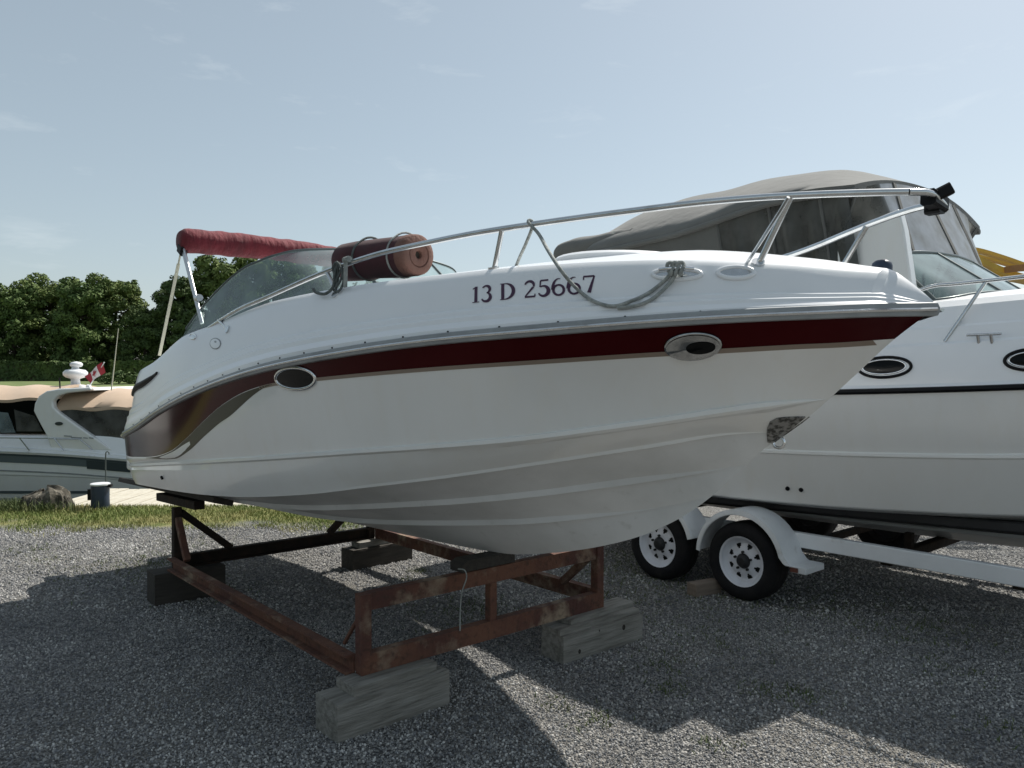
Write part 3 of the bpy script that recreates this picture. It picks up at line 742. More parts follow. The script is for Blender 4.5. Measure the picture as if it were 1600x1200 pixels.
PROF = [(0, 0.0), (.02, .10), (.10, .16), (.15, .19), (.18, .26), (.29, .29), (.33, .36), (.47, .40), (.53, .50), (.66, .70), (.80, .87), (.90, .95), (1, 1)]
COCK_X = -1.25
def deck_sec(X):
    bs, zs = (bS(X), zS(X)) if X < X_BOW - 1e-6 else (0.0, z_tip0)
    zs += 0.012
    if X >= X_DE: be, ze = 0.0, nose(X)
    else: be, ze = bE(X), zE(X)
    be = min(be, bs); ze = max(ze, zs + 0.004)
    rows = [(bs + (be - bs) * f, zs + (ze - zs) * g) for f, g in PROF]
    crown = 0.085 * ss(-2.4, -0.9, X) * min(1, be / .5)
    if X > COCK_X:
        rows += [(be * t, ze + crown * (1 - t * t)) for t in (.93, .85, .7, .5, .25, 0)]
    else:
        rows += [(be - .05, ze + .015), (be - .15, ze + .012), (be - .18, ze - .02), (be - .20, max(ze - .55, 1.05)), ((be - .20) * .5, 1.02), (0, 1.02)]
    return rows
XD = sorted(set([X for X in XS] + [COCK_X, COCK_X + 0.004, X_DE] + list(np.linspace(X_DE, X_BOW, 12))))
dsec = [deck_sec(X) for X in XD]
mbd = MB()
mbd.grid([[(X, -b, z) for b, z in s] for X, s in zip(XD, dsec)]); mbd.grid([[(X, b, z) for b, z in s] for X, s in zip(XD, dsec)], flip=True)
s0 = dsec[0]
mbd.grid([[(XD[0] - 0.03 * (1 - f * f), -b * f, z) for b, z in s0[:13]] for f in [i / 8 for i in range(-8, 9)]])
deck_o = obj('deck', mbd, M['deck'], boat, 18)
T_deck = tree_of(mbd)
def deck_side(X, f):
    """point and outward normal on the starboard deck side, f 0..1 from sheer to deck edge"""
    def pt(X, f):
        s = deck_sec(X)[:13]; q = f * 12; i = min(int(q), 11); t = q - i
        return Vector((X, -(s[i][0] * (1-t) + s[i+1][0] * t), s[i][1] * (1-t) + s[i+1][1] * t))
    p = pt(X, f); n = (pt(X + .01, f) - p).cross(pt(X, min(f + .02, 1)) - pt(X, min(f + .02, 1) - .02)).normalized()
    if n.y > 0: n = -n
    return p, n

# rub rail with its steel insert and screws
mb = MB(); mb2 = MB(); mb3 = MB()
for sgn in (-1, 1):
    rr = [[] for _ in range(6)]; ins = []
    for X in XS:
        b, z = (bS(X), zS(X)) if X < X_BOW - 1e-6 else (0.0, z_tip0)
        e = .022 if X < X_BOW - 1e-6 else 0.022
        for i, (db, dz) in enumerate(((0, .026), (e * .7, .022), (e, .006), (e, -.008), (e * .7, -.02), (-.004, -.022))):
            rr[i].append((X + (db if b == 0 else 0), sgn * (b + (db if b > 0 else 0)), z + dz))
        ins.append((X + (.022 if b == 0 else 0), sgn * (b + .022), z - .001))
    mb.grid(rr); mb2.tube(ins, .007, 6)
rl = obj('rub_rail', mb, M['rail'], boat, 40); obj('rail_insert', mb2, M['steel'], rl, 40)
for k in range(22):
    p, n = deck_side(-3.0 + k * 0.235, 0.55 / 12)
    mb3 = MB(); mb3.tube([p - n * .002, p + n * .004], .0042, 8); obj('cover_snap', mb3, M['blackp'], boat, 30)

# ---- fittings set into the hull and deck sides
def oval(T, cu, cv, ru, rv, rot, name, parent, ring_r, ring_m, pane_m, fr=None, n=40, inset=0.004):
    out, inn, nsum = [], [], Vector((0, 0, 0))
    for k in range(n):
        a = 2 * math.pi * k / n; du, dv = ru * math.cos(a), rv * math.sin(a)
        u = cu + du * math.cos(rot) - dv * math.sin(rot); v = cv + du * math.sin(rot) + dv * math.cos(rot)
        p, nn = hit(T, u, v, fr); out.append(p + nn * ring_r * .35); inn.append(p); nsum += nn
    nn = nsum.normalized(); c = sum(inn, Vector((0, 0, 0))) / n
    root = obj(name, MB().tube(out, ring_r, 8, closed=True), ring_m, parent, 60)
    mb = MB(); c2 = c + nn * inset
    mid = [c2 + (p - c) * .6 + nn * .002 for p in inn]; ed = [p + nn * inset for p in inn]
    mb.add([c2 + nn * .003] + mid + ed, [(0, 1 + i, 1 + (i+1) % n) for i in range(n)] + [(1 + i, 1 + n + i, 1 + n + (i+1) % n, 1 + (i+1) % n) for i in range(n)])
    obj('pane', mb, pane_m, root, 60)
    return root, c, nn
oval(T_hull, 463, 591, 31, 17, R(3), 'porthole', boat, .010, M['chrome'], M['darkglass'])
ph, pc, pn = oval(T_hull, 1083, 540, 42, 19, R(-4), 'porthole', boat, .009, M['chromed'], M['chromed'], inset=.016)
ph['label'] = 'chrome oval porthole below the stripe near the bow'
oval(T_hull, 1095, 540, 23, 9.5, R(-4), 'opening_latch', ph, .0055, M['chrome'], M['darkglass'], inset=.019)
# stem plate and bow eye
pp = [(1199, 668), (1203, 659), (1213, 653), (1228, 651), (1243, 650.5), (1258, 650.5), (1248, 659), (1236, 669), (1222, 680), (1208, 692), (1199, 690), (1198, 678)]
for sgn in (-1, 1):
    q = []
    for u, v in pp:
        for dd in range(12):   # step inward until the ray meets the hull
            o_, d_ = F1.loc(CAMP), F1.dirl(ray(u - dd * 1.2, v - dd * .6)).normalized()
            p, n, _i, _d = T_hull.ray_cast(o_, d_)
            if p is not None: break
        if n.dot(d_) > 0: n = -n
        q.append((Vector((p.x, sgn * abs(p.y), p.z)), Vector((n.x, sgn * abs(n.y), n.z))))
    c = sum((a for a, _ in q), Vector()) / len(q); nn = sum((b for _, b in q), Vector()).normalized()
    mb = MB(); k = len(q)
    mb.add([c + nn * .006] + [a + b * .006 for a, b in q] + [a - b * .004 for a, b in q], [(0, 1 + i, 1 + (i+1) % k) for i in range(k)] + [(1 + i, 1 + k + i, 1 + k + (i+1) % k, 1 + (i+1) % k) for i in range(k)])
    obj('stem_guard', mb, M['stemplate'], boat, 30)
pe = stem_at(1216, 684)
mb = MB(); mb.tube([pe + Vector((.002 + .024 * math.sin(a), 0.0, -.018 + .022 * math.cos(a))) for a in [i * math.pi * 2 / 18 for i in range(18)]], .006, 8, closed=True)
obj('bow_eye', mb, M['chrome'], boat, 60)
# drain near the stern, two deck plates, side vent
p, n = hit(T_hull, 254, 746); mb = MB(); mb.tube([p - n * .01, p + n * .012], .014, 10); obj('drain_fitting', mb, M['blackp'], boat, 40)
oval(T_deck, 302, 526, 5, 4, 0, 'fuel_cap', boat, .006, M['chrome'], M['steel'])
lg, lc, ln = oval(T_deck, 337, 537, 8, 8, 0, 'emblem', boat, .004, M['rail'], M['deck'])
oval(T_deck, 338, 535, 3.5, 3.5, 0, 'emblem_mark', lg, .003, M['wframe'], M['rail'])
# stern vent slot
def to_px(l):
    w_ = F1.world(l) - CAMP; cp, sp = math.cos(PITCH), math.sin(PITCH)
    d = w_.y * cp - w_.z * sp; return 800 + F_PX * w_.x / d, 600 - F_PX * (w_.y * sp + w_.z * cp) / d
def deck_px(u, v):
    best = None
    for X in np.linspace(-3.6, -2.2, 71):
        for f in np.linspace(0, 1, 41):
            p, n = deck_side(X, f); a, c_ = to_px(p); e_ = (a - u) ** 2 + (c_ - v) ** 2
            if best is None or e_ < best[0]: best = (e_, p, n)
    return best[1], best[2]
vp = [deck_px(u, v) for u, v in [(209, 617), (215, 607), (224, 598), (236, 590), (247, 583)]]
mb = MB(); mb.tube(smooth_path([p + n * .004 for p, n in vp], 5), [.010 + .016 * math.sin(math.pi * min(i / 20 + .12, 1)) for i in range(21)], 8)
obj('side_vent', mb, M['blackp'], boat, 50)
# moulded cup plates with the mooring cleat
cu, cc, cn = oval(T_deck, 1058, 429, 38, 8, R(0), 'cleat_recess', boat, .008, M['deck'], M['steel'], inset=.002)
pl_, pn_ = hit(T_deck, 1032, 429); pr_, _ = hit(T_deck, 1086, 428)
ax = (pr_ - pl_); q = cn
mb = MB(); mb.tube(smooth_path([pl_ + q * .035, pl_ + ax * .3 + q * .042, pl_ + ax * .7 + q * .042, pr_ + q * .035], 5), .008, 8)
for f in (.36, .64): mb.tube([pl_ + ax * f - q * .002, pl_ + ax * f + q * .04], .009, 8)
obj('mooring_cleat', mb, M['chrome'], cu, 50)
oval(T_deck, 1150, 427, 28, 8.5, R(0), 'navigation_light', boat, .009, M['deck'], M['steel'], inset=.006)
# deck hatch and small vent dome on the foredeck
mb = MB(); hz = zE(0.9)
hrow = []
for r_, z_ in ((1.0, 0.0), (1.0, .03), (.96, .042), (.6, .055), (0.02, .058)):
    hrow.append([(0.95 + .30 * r_ * math.cos(a), .40 * r_ * math.sin(a), hz + .045 + z_) for a in [2 * math.pi * k / 32 for k in range(32)]])
mb.grid(hrow, close=True); obj('deck_hatch', mb, M['deck'], boat, 40)
pv = F1.on_b(1378, 414, -0.10)
mb = MB(); mb.grid([[(pv.x + r_ * math.cos(a), pv.y + r_ * math.sin(a), pv.z + z_ - .025) for a in [2 * math.pi * k / 20 for k in range(20)]] for r_, z_ in ((.036, 0), (.036, .02), (.033, .032), (.022, .041), (.002, .045))], close=True)
obj('vent_dome', mb, M['bluep'], boat, 60)

# registration number on the starboard deck side
def arc(cx, cy, rx, ry, a0, a1, w0, w1, n=14, peak=None):
    o = []
    for i in range(n + 1):
        t = i / n; a = R(a0 + (a1 - a0) * t); wv = w0 + (w1 - w0) * t
        if peak: wv = w0 + (peak - w0) * math.sin(math.pi * t)
        o.append((cx + rx * math.cos(a), cy + ry * math.sin(a), wv))
    return o
def ln_(x0, y0, x1, y1, w0, w1=None, n=5):
    w1 = w0 if w1 is None else w1
    return [(x0 + (x1 - x0) * i / n, y0 + (y1 - y0) * i / n, w0 + (w1 - w0) * i / n) for i in range(n + 1)]
G = {'1': (.42, [ln_(.22, .02, .22, .98, .075), ln_(.22, .96, .06, .84, .03), ln_(.04, .025, .40, .025, .022)]),
     '3': (.56, [arc(.25, .74, .19, .22, 150, -80, .035, .03, peak=.075), arc(.25, .28, .22, .26, 80, -160, .03, .04, 16, peak=.085), ]),
     'D': (.78, [ln_(.15, .02, .15, .98, .075), arc(.24, .5, .42, .47, 88, -88, .025, .025, 22, peak=.085), ln_(.02, .975, .28, .975, .022), ln_(.02, .025, .28, .025, .022)]),
     '2': (.56, [arc(.26, .70, .20, .26, 165, -20, .03, .06, 14, peak=.075), ln_(.43, .60, .06, .08, .055, .03), ln_(.04, .05, .50, .05, .05), ln_(.49, .05, .50, .2, .025)]),
     '5': (.56, [ln_(.14, .94, .48, .94, .05), ln_(.14, .95, .11, .56, .03), arc(.25, .32, .22, .29, 125, -160, .03, .035, 18, peak=.085)]),
     '6': (.58, [arc(.30, .34, .26, .62, 75, 180, .02, .075, 12), arc(.28, .30, .22, .29, 0, 360, .055, .055, 24)]),
     '7': (.54, [ln_(.04, .94, .48, .94, .05), ln_(.05, .93, .04, .74, .025), ln_(.48, .94, .22, .02, .03, .075)])}
pL, _ = hit(T_deck, 737, 474); pR, _ = hit(T_deck, 936, 457)
def f_of(p):
    return min(np.linspace(0, 1, 241), key=lambda f: (deck_side(p.x, f)[0] - p).length)
txt = '13 D 25667'; adv = []
for ch in txt: adv.append(.30 if ch == ' ' else G[ch][0] + .06)
tot = sum(adv); span = pR.x - pL.x
Hh = 0.078; SLANT = 0.34
nroot = None; cx = 0.0; fL, fR = f_of(pL), f_of(pR)
for ch, ad in zip(txt, adv):
    if ch != ' ':
        mb = MB(); sx = span / tot
        def place(gx, gy):
            X = pL.x + (cx + gx) * sx - SLANT * gy * Hh; t = (cx + gx) / tot
            f0 = fL + (fR - fL) * t
            p0, n0 = deck_side(X, f0)
            # walk up the sloping side by the letter height
            up = (deck_side(X, min(f0 + .12, 1))[0] - p0).normalized()
            q0 = p0 + up * gy * Hh
            pr, nr_, _, _ = T_deck.find_nearest(q0)
            if nr_.y > 0: nr_ = -nr_
            return pr + nr_ * 0.0022
        for st in G[ch][1]:
            Lr, Rr = [], []
            for i, (gx, gy, wv) in enumerate(st):
                a = st[max(i-1, 0)]; b = st[min(i+1, len(st)-1)]
                dx, dy = b[0] - a[0], b[1] - a[1]; dl = math.hypot(dx, dy) or 1
                nx, ny = -dy / dl * wv, dx / dl * wv
                Lr.append(place(gx + nx, gy + ny)); Rr.append(place(gx - nx, gy - ny))
            mb.grid([Lr, Rr])
        o = obj('registration_character', mb, M['navy'], boat, 0, fix=False)
        if nroot is None: nroot = o
    cx += ad

# ---- windshield
wb = [(-2.30, .955, 1.0), (-2.0, .94, 1), (-1.6, .90, 1), (-1.25, .84, 1), (-1.0, .74, 1), (-.84, .55, 1), (-.75, .3, 1), (-.72, 0, 1)]
wt_px = [(291, 514, .955), (310, 488, .92), (330, 465, .885), (355, 440, .845), (380, 420, .81), (405, 408, .77), (430, 399, .71), (470, 391, .58)]
top = [F1.on_b(u, v, b) for u, v, b in wt_px]
top += [Vector((top[-1].x + .05, -.3, top[-1].z + .03)), Vector((top[-1].x + .07, 0, top[-1].z + .045))]
base = []
for (X, b, _) in [(-2.32, .958, 0), (-2.12, .945, 0), (-1.88, .925, 0), (-1.62, .90, 0), (-1.40, .865, 0), (-1.2, .81, 0), (-1.03, .72, 0), (-.86, .55, 0), (-.76, .28, 0), (-.73, 0, 0)]:
    be = bE(X); z = zE(X) + (0.085 * ss(-2.4, -0.9, X)) * (1 - min(b / be, 1) ** 2) + .012
    base.append(Vector((X, -b, z)))
top_s = smooth_path(top, 5); base_s = smooth_path(base, 5)
flip = lambda P: [Vector((p.x, -p.y, p.z)) for p in P]
topF = top_s + flip(top_s)[::-1][1:]; baseF = base_s + flip(base_s)[::-1][1:]
ws = obj('windshield', MB().tube(topF, .009, 8), M['wframe'], boat, 60)
obj('frame', MB().tube(baseF, .010, 8), M['wframe'], ws, 60)
def between(t): return [[b.lerp(a, t) for a, b in zip(topF, baseF)]]
cuts = [0, 28, len(top_s) - 6, len(top_s) + 5, len(topF) - 29, len(topF) - 1]
for a, b in zip(cuts[:-1], cuts[1:]):
    mb = MB(); mb.grid([[q.lerp(p, t) for p, q in zip(topF[a:b+1], baseF[a:b+1])] for t in (0, .33, .66, 1)])
    obj('pane', mb, M['glass'], ws, 60)
for i in cuts[2:4]:
    obj('mullion', MB().tube([baseF[i], topF[i]], .011, 8), M['wframe'], ws, 60)

# ---- bow rail
rail_b = tab((-2.2, .965), (-1.5, .955), (-.4, .90), (.3, .83), (.8, .72), (1.2, .60), (1.6, .45), (1.95, .28), (2.2, .15), (2.32, .10))
rail_px = [(323, 510), (370, 485), (420, 463), (500, 428), (580, 400), (660, 381), (740, 365), (830, 351), (915, 339), (1000, 328), (1090, 317), (1180, 309), (1270, 304), (1360, 301), (1420, 300)]
rp = [F1.on_b(u, v, lambda X: rail_b(X)) for u, v in rail_px]
rp[0].z -= .02
tipx = rp[-1]
br = obj('bow_rail', MB().tube(smooth_path(rp, 5), .0125, 10), M['steel'], boat, 60)
rq = [Vector((p.x, -p.y, p.z)) for p in rp]
# the port side rail dips a little more than the starboard one
rq = [Vector((p.x, p.y, p.z - .075 * ss(2.3, 1.4, p.x))) for p in rq]
br2 = obj('bow_rail', MB().tube(smooth_path(rq, 5), .0125, 10), M['steel'], boat, 60)
obj('bow_rail_link', MB().tube(smooth_path([rp[-1], Vector((rp[-1].x + .045, rp[-1].y * .6, rp[-1].z - .004)), Vector((rp[-1].x + .05, 0, rp[-1].z - .02)), Vector((rp[-1].x + .04, -rp[-1].y * .6, rp[-1].z - .03)), rq[-1]], 4), .0125, 8), M['steel'], boat, 60)
e = Vector((rp[-1].x + .05, 0, rp[-1].z - .012))
mb = MB(); mb.bar(e + Vector((-.015, -.06, .0)), e + Vector((-.015, .05, -.012)), .05, .055, bev=.008); mb.bar(e + Vector((.0, -.02, .01)), e + Vector((.035, .0, .03)), .035, .04, bev=.006)
mb.bar(e + Vector((-.05, .02, -.03)), e + Vector((-.0, .02, -.03)), .05, .03, bev=.006)
obj('rail_end_cap', mb, M['blackp'], boat, 30)
def rail_pt(P, X):
    for a, b in zip(P[:-1], P[1:]):
        if a.x <= X <= b.x: return a.lerp(b, (X - a.x) / (b.x - a.x))
    return P[-1]
def foot(p, b_in=0.02):
    q, n, _, _ = T_deck.find_nearest(Vector(p)); return q
for (tu, tv, bu, bv) in [(505, 425, 517, 449), (786, 358, 771, 417), (1237, 306, 1185, 408), (345, 498, 356, 512)]:
    t = min(smooth_path(rp, 8), key=lambda p: (F1.world(p) - CAMP).normalized().cross(ray(tu, tv).normalized()).length)
    b, n = hit(T_deck, bu, bv + 3)
    st = obj('stanchion', MB().tube([b - n * .01, t], .0115, 8), M['steel'], boat, 60)
    mb = MB(); mb.tube([b - n * .004, b + n * .008], .024, 14); obj('base_plate', mb, M['steel'], st, 40)
    tp = Vector((t.x, -t.y, t.z - .075 * ss(2.3, 1.4, t.x))); bp = Vector((b.x, -b.y, b.z - .01))
    st = obj('stanchion', MB().tube([bp, tp], .0115, 8), M['steel'], boat, 60)
    mb = MB(); mb.tube([bp, bp + Vector((0, 0, .014))], .024, 14); obj('base_plate', mb, M['steel'], st, 40)
# second slim strut beside the forward starboard stanchion
b, n = hit(T_deck, 1166, 411); t = F1.on_b(1219, 330, .50)
obj('stanchion_brace', MB().tube([b - n * .005, t, t + Vector((.04, -.02, .035))], .006, 8), M['steel'], boat, 60)

# ---- folded bimini top across the cockpit
bz = 2.70
Bs = F1.on_b(280, 373, .95); Bp = Vector((Bs.x + .05, .93, Bs.z - .06))
bim = obj('bimini_cover', MB(), M['canred'], boat)
rows = []; nseg = 64; nr = 18
for i in range(nseg + 1):
    t = i / nseg; c = Bs.lerp(Bp, t) + Vector((0, 0, .035 * math.sin(math.pi * t)))
    rad = .094 * (1 - .10 * t) * min(1, (0.72 + 14 * t) if t < .1 else 1, .72 + 14 * (1 - t))
    row = []
    for k in range(nr):
        a = 2 * math.pi * k / nr
        wr = 1 + .022 * math.sin(3 * a + 66 * t) + .02 * math.sin(5 * a - 91 * t + 2) + .025 * math.sin(2 * a + 23 * t)
        row.append(c + Vector((math.cos(a) * rad * 1.10 * wr, 0, math.sin(a) * rad * .95 * wr - .01)))
    rows.append(row)
bpy.data.objects.remove(bim)
mb = MB(); mb.grid(rows, close=True); mb.add(rows[0], [tuple(range(nr))]); mb.add(rows[-1], [tuple(range(nr))])
bim = obj('bimini_top', mb, M['canred'], boat, 70); bim['label'] = 'folded red canvas bimini roll over the cockpit'
for sgn in (1, -1):
    y = sgn
    top_ = Vector((Bs.x, -.93 * y, (Bs.z if y > 0 else Bp.z) - .03))
    mb = MB(); mb.bar(top_ + Vector((-.03, 0, -.03)), top_ + Vector((.035, 0, -.065)), .05, .07, bev=.01); obj('end_socket', mb, M['blackp'], bim, 30)
    pf = F1.on_b(313, 478, .93); pf = Vector((pf.x, pf.y * y, pf.z)); pb = Vector((pf.x + .03, pf.y, pf.z - .12))
    for dx in (-.012, .022):
        mb = MB(); mb.tube([top_ + Vector((dx, 0, -.02)), pb + Vector((dx * .6, 0, 0))], .0105, 8); obj('bimini_pole', mb, M['alu'], bim, 60)
    mb = MB(); c = pf.lerp(top_, .12); mb.tube([c + Vector((-.02, 0, 0)), c + Vector((.035, 0, 0))], .024, 8); obj('pole_joint', mb, M['alu'], bim, 50)
    s0_ = F1.on_b(249, 545, .965); s0_ = Vector((s0_.x, s0_.y * y, s0_.z - .05))
    sa = top_ + Vector((-.02, 0, -.05))
    mb = MB(); mb.bar(s0_, sa.lerp(s0_, .12), .022, .006, up=(1, 0, 0)); mb.tube([sa, sa.lerp(s0_, .16)], .007, 6); obj('bimini_strap', mb, M['cream'], bim, 20)

# swim platform aft, hidden behind the quarter from the yard
mb = MB(); pts = []
for k in range(25):
    a = math.pi / 2 + math.pi * k / 24
    pts.append((-3.60 + .55 * math.copysign(abs(math.cos(a)) ** .45, math.cos(a)), .93 * math.copysign(abs(math.sin(a)) ** .55, math.sin(a)), .90))
mb.prism(pts, (0, 0, .085)); bevel(obj('swim_platform', mb, M['gel'], boat, 30), .015)
# stern drive leg
mb = MB(); mb.bar((-3.62, 0, .80), (-3.98, 0, .82), .24, .20, bev=.05); mb.bar((-3.90, 0, .84), (-4.35, 0, .70), .10, .20, bev=.04); mb.tube([(-4.22, 0, .84), (-4.26, 0, .78), (-4.36, 0, .60), (-4.40, 0, .54)], [.01, .05, .05, .01], 10)
obj('stern_drive', mb, M['blackp'], boat, 30)

def thing_mesh(name, mb, m, fr, label, cat, group=None, smooth=35):
    """one-mesh thing given in a frame's local coordinates; its origin goes to its own base"""
    V = np.array([tuple(p) for p in mb.v]); lo, hi = V.min(0), V.max(0)
    c = Vector(((lo[0] + hi[0]) / 2, (lo[1] + hi[1]) / 2, lo[2]))
    mb.v = [tuple(Vector(p) - c) for p in mb.v]
    o = obj(name, mb, m, None, smooth)
    if fr is None: o.location = c
    else: o.location = fr.world(c); o.rotation_euler = (0, 0, fr.rz)
    return tag(o, label, cat, group)

# ------------------------------------------------------------------ rusty cradle
cr = empty('boat_cradle', (c0.x, c0.y, 0), F1.rz, 'rusty welded steel boat cradle with peeling red paint', 'cradle')
Z0, BH, HW, RX = 0.235, 0.10, CR_W / 2, -CR_L
FX = 0.0
mb = MB(); mb.chan((FX, -HW, Z0), (FX, HW, Z0), .055, BH, .012, flip=-1); mb.v = [(x, y, z) for x, y, z in mb.v]
obj('lower_beam', mb, M['rust'], cr, 20)
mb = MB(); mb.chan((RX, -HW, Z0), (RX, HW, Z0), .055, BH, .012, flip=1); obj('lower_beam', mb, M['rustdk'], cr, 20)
for y, fl in ((-HW, 1), (HW, -1)):
    mb = MB(); mb.chan((FX - .062, y, Z0 + .002), (RX + .062, y, Z0 + .002), .055, BH - .006, .012, flip=-fl)
    obj('side_beam', mb, M['rust'], cr, 20)
UZ = 0.545
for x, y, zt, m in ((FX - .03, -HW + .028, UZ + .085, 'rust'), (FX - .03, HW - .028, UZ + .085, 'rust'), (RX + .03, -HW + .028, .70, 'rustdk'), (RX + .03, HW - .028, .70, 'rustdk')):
    s = 1 if y < 0 else -1
    mb = MB(); mb.bar((x, y, Z0 + .012), (x, y, zt), .062, .062, up=(1, 0, 0), bev=.005); obj('post', mb, M[m], cr, 20)
mb = MB(); mb.chan((FX - .012, -HW + .06, UZ), (FX - .012, HW - .06, UZ), .055, .085, .012, flip=-1); obj('upper_beam', mb, M['rust'], cr, 20)
mb = MB(); mb.bar((FX - .03, -.03, Z0 + BH), (FX - .03, -.03, UZ), .05, .05, up=(1, 0, 0), bev=.004); obj('post', mb, M['rust'], cr, 20)
# braces
for a, b, w_, m in (((RX + .03, -HW + .06, .66), (RX + .03, -HW + .44, Z0 + BH), .05, 'rustdk'), ((RX + .06, -HW + .028, .62), (RX + .26, -HW + .028, Z0 + BH), .045, 'rust'),
                 ((RX + .03, HW - .06, .66), (RX + .03, HW - .44, Z0 + BH), .05, 'rustdk'), ((FX - .06, -HW + .028, .52), (FX - .22, -HW + .028, Z0 + BH), .018, 'rust'),
                 ((FX - .06, HW - .028, .58), (FX - .34, HW - .028, Z0 + BH), .045, 'rust')):
    mb = MB(); mb.bar(a, b, w_, w_, up=(0, 1, 0) if abs(a[1] - b[1]) < .01 else (1, 0, 0), bev=.003); obj('brace', mb, M[m], cr, 20)
# bunks under the chines and the wooden saddle under the keel
def hull_z(X, b): 
    zk, zc = stem(X), zC(X); return zk + (zc - zk) * b / bC(X)
for s in (-1, 1):
    bc_ = HW - .05
    xa, xb = -4.25, -1.92
    za, zb = hull_z(-3.3, bc_) - (.95) * .025 - .030, hull_z(-1.92, bc_) - .030
    sl = (hull_z(-2.5, bc_ + .05) - hull_z(-2.5, bc_ - .05)) / .1
    nrm = Vector((0, s * -sl * -1, 1)); nrm = Vector((0, -s * sl, 1)).normalized()
    mb = MB(); mb.bar((xa, s * bc_, za), (xb, s * bc_, zb), .14, .040, up=nrm, bev=.004); obj('bunk', mb, M['woodk'], cr, 20)
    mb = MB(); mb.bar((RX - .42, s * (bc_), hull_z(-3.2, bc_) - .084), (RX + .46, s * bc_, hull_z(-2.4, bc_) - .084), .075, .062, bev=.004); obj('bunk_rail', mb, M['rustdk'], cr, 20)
mb = MB(); zk0 = stem(-.04)
mb.prism([(FX - .13, -.24, UZ + .088), (FX - .13, .14, UZ + .088), (FX - .13, .14, stem(-.1) - .012), (FX - .13, -.20, stem(-.1) - .010), (FX - .13, -.24, stem(-.1) - .03)], (.11, 0, 0))
obj('saddle', mb, M['woodk'], cr, 20)
# cord hanging from the upper beam
q = [F1.on_b(u, v, b) for u, v, b in ((716, 889, .30), (726, 891, .30), (729, 903, .29), (722, 925, .29), (719, 955, .28), (717, 985, .28))]
for p in q: p.x = max(p.x, FX + .012)
mb = MB(); mb.tube(smooth_path(q, 6), .0035, 6); thing_mesh('cord', mb, M['rope'], F1, 'thin pale cord hanging from the upper beam of the cradle', 'cord', smooth=60)

# ------------------------------------------------------------------ timber under the cradle
def timber(name, x0, x1, y0, y1, z0, z1, m, label, rot=0.0, knots=()):
    mb = MB(); cx, cy = (x0 + x1) / 2, (y0 + y1) / 2
    mb.box((0, 0, (z1 - z0) / 2), (y1 - y0, x1 - x0, z1 - z0))
    o = obj(name, mb, m, None, 0)
    bm = bmesh.new(); bm.from_mesh(o.data); bmesh.ops.subdivide_edges(bm, edges=bm.edges, cuts=7, use_grid_fill=True)
    lx, ly, lz = (y1 - y0) / 2, (x1 - x0) / 2, z1 - z0
    for v in bm.verts:
        edge = (abs(abs(v.co.x) - lx) < 1e-4) + (abs(abs(v.co.y) - ly) < 1e-4) + (v.co.z < 1e-4 or abs(v.co.z - lz) < 1e-4)
        q = v.co * 9 + Vector((x0 * 7, y0 * 5, z0 * 11)); nz = mn.noise(q)
        if edge >= 2:
            v.co.x *= 1 - (.006 + .014 * max(nz, 0)); v.co.y *= 1 - (.012 + .05 * max(nz, 0))
            if v.co.z > lz * .5: v.co.z -= .003 + .008 * max(mn.noise(q * 1.7), 0)
        else:
            v.co.x *= 1 + .004 * nz; v.co.y *= 1 + .012 * nz
    bm.to_mesh(o.data); bm.free()
    o.location = F1.world((cx, cy, z0)); o.rotation_euler = (0, 0, F1.rz + R(90) + rot)
    tag(o, label, name.split('_')[-1])
    for (kx, kz, r) in knots:   # knots on the long face that looks towards the bow
        k = MB(); k.grid([[(kx + r * q * math.cos(a), -(x1 - x0) / 2 - .0015 + e, kz + 1.3 * r * q * math.sin(a)) for a in [2 * math.pi * i / 14 for i in range(14)]] for q, e in ((1, .003), (.8, 0), (.05, .001))], close=True)
        obj('knot', k, M['knot'], o, 30)
    return o
a1, a2 = F1.loc(at_z(527, 1164)), F1.loc(at_z(702, 1100))
xA = (a1.x + a2.x) / 2
timber('timber_block', xA - .21, xA, a1.y, a2.y, 0, .183, M['wood'], 'large weathered timber block under the cradle corner with the diagonal wire-thin strut', rot=R(1.5))
pA = F1.loc(at_z(548, 1082, .2)); pA2 = F1.loc(at_z(683, 1040, .2))
timber('wood_plank', xA - .19, xA - .02, pA.y, pA2.y - .02, .183, .2345, M['wood'], 'short plank between the large timber block and the rusty beam end', rot=R(2))
b1, b2 = F1.loc(at_z(886, 1041)), F1.loc(at_z(1000, 997))
xB = (b1.x + b2.x) / 2
timber('timber_block', xB - .20, xB, b1.y, b2.y, 0, .165, M['wood'], 'timber block with a dark knot hole, topped by two boards', rot=R(-1.5), knots=((.17, .115, .016), (-.05, .14, .006), (-.22, .05, .012)))
timber('wood_plank', xB - .185, xB - .02, b1.y - .01, b2.y - .015, .165, .202, M['wood'], 'lower of the two boards on the knotty timber block', rot=R(-1.5))
timber('wood_plank', xB - .20, xB - .055, b1.y + .10, b2.y - .01, .202, .2345, M['wood'], 'upper of the two boards on the knotty timber block', rot=R(1))
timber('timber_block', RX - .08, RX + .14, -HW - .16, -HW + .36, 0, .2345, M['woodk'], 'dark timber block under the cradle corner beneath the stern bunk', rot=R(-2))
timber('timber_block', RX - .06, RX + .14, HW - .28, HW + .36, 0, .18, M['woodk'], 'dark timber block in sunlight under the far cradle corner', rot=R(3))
timber('wood_plank', RX - .02, RX + .12, HW - .20, HW + .18, .18, .2345, M['wood'], 'short board on the dark timber block in sunlight', rot=R(3))

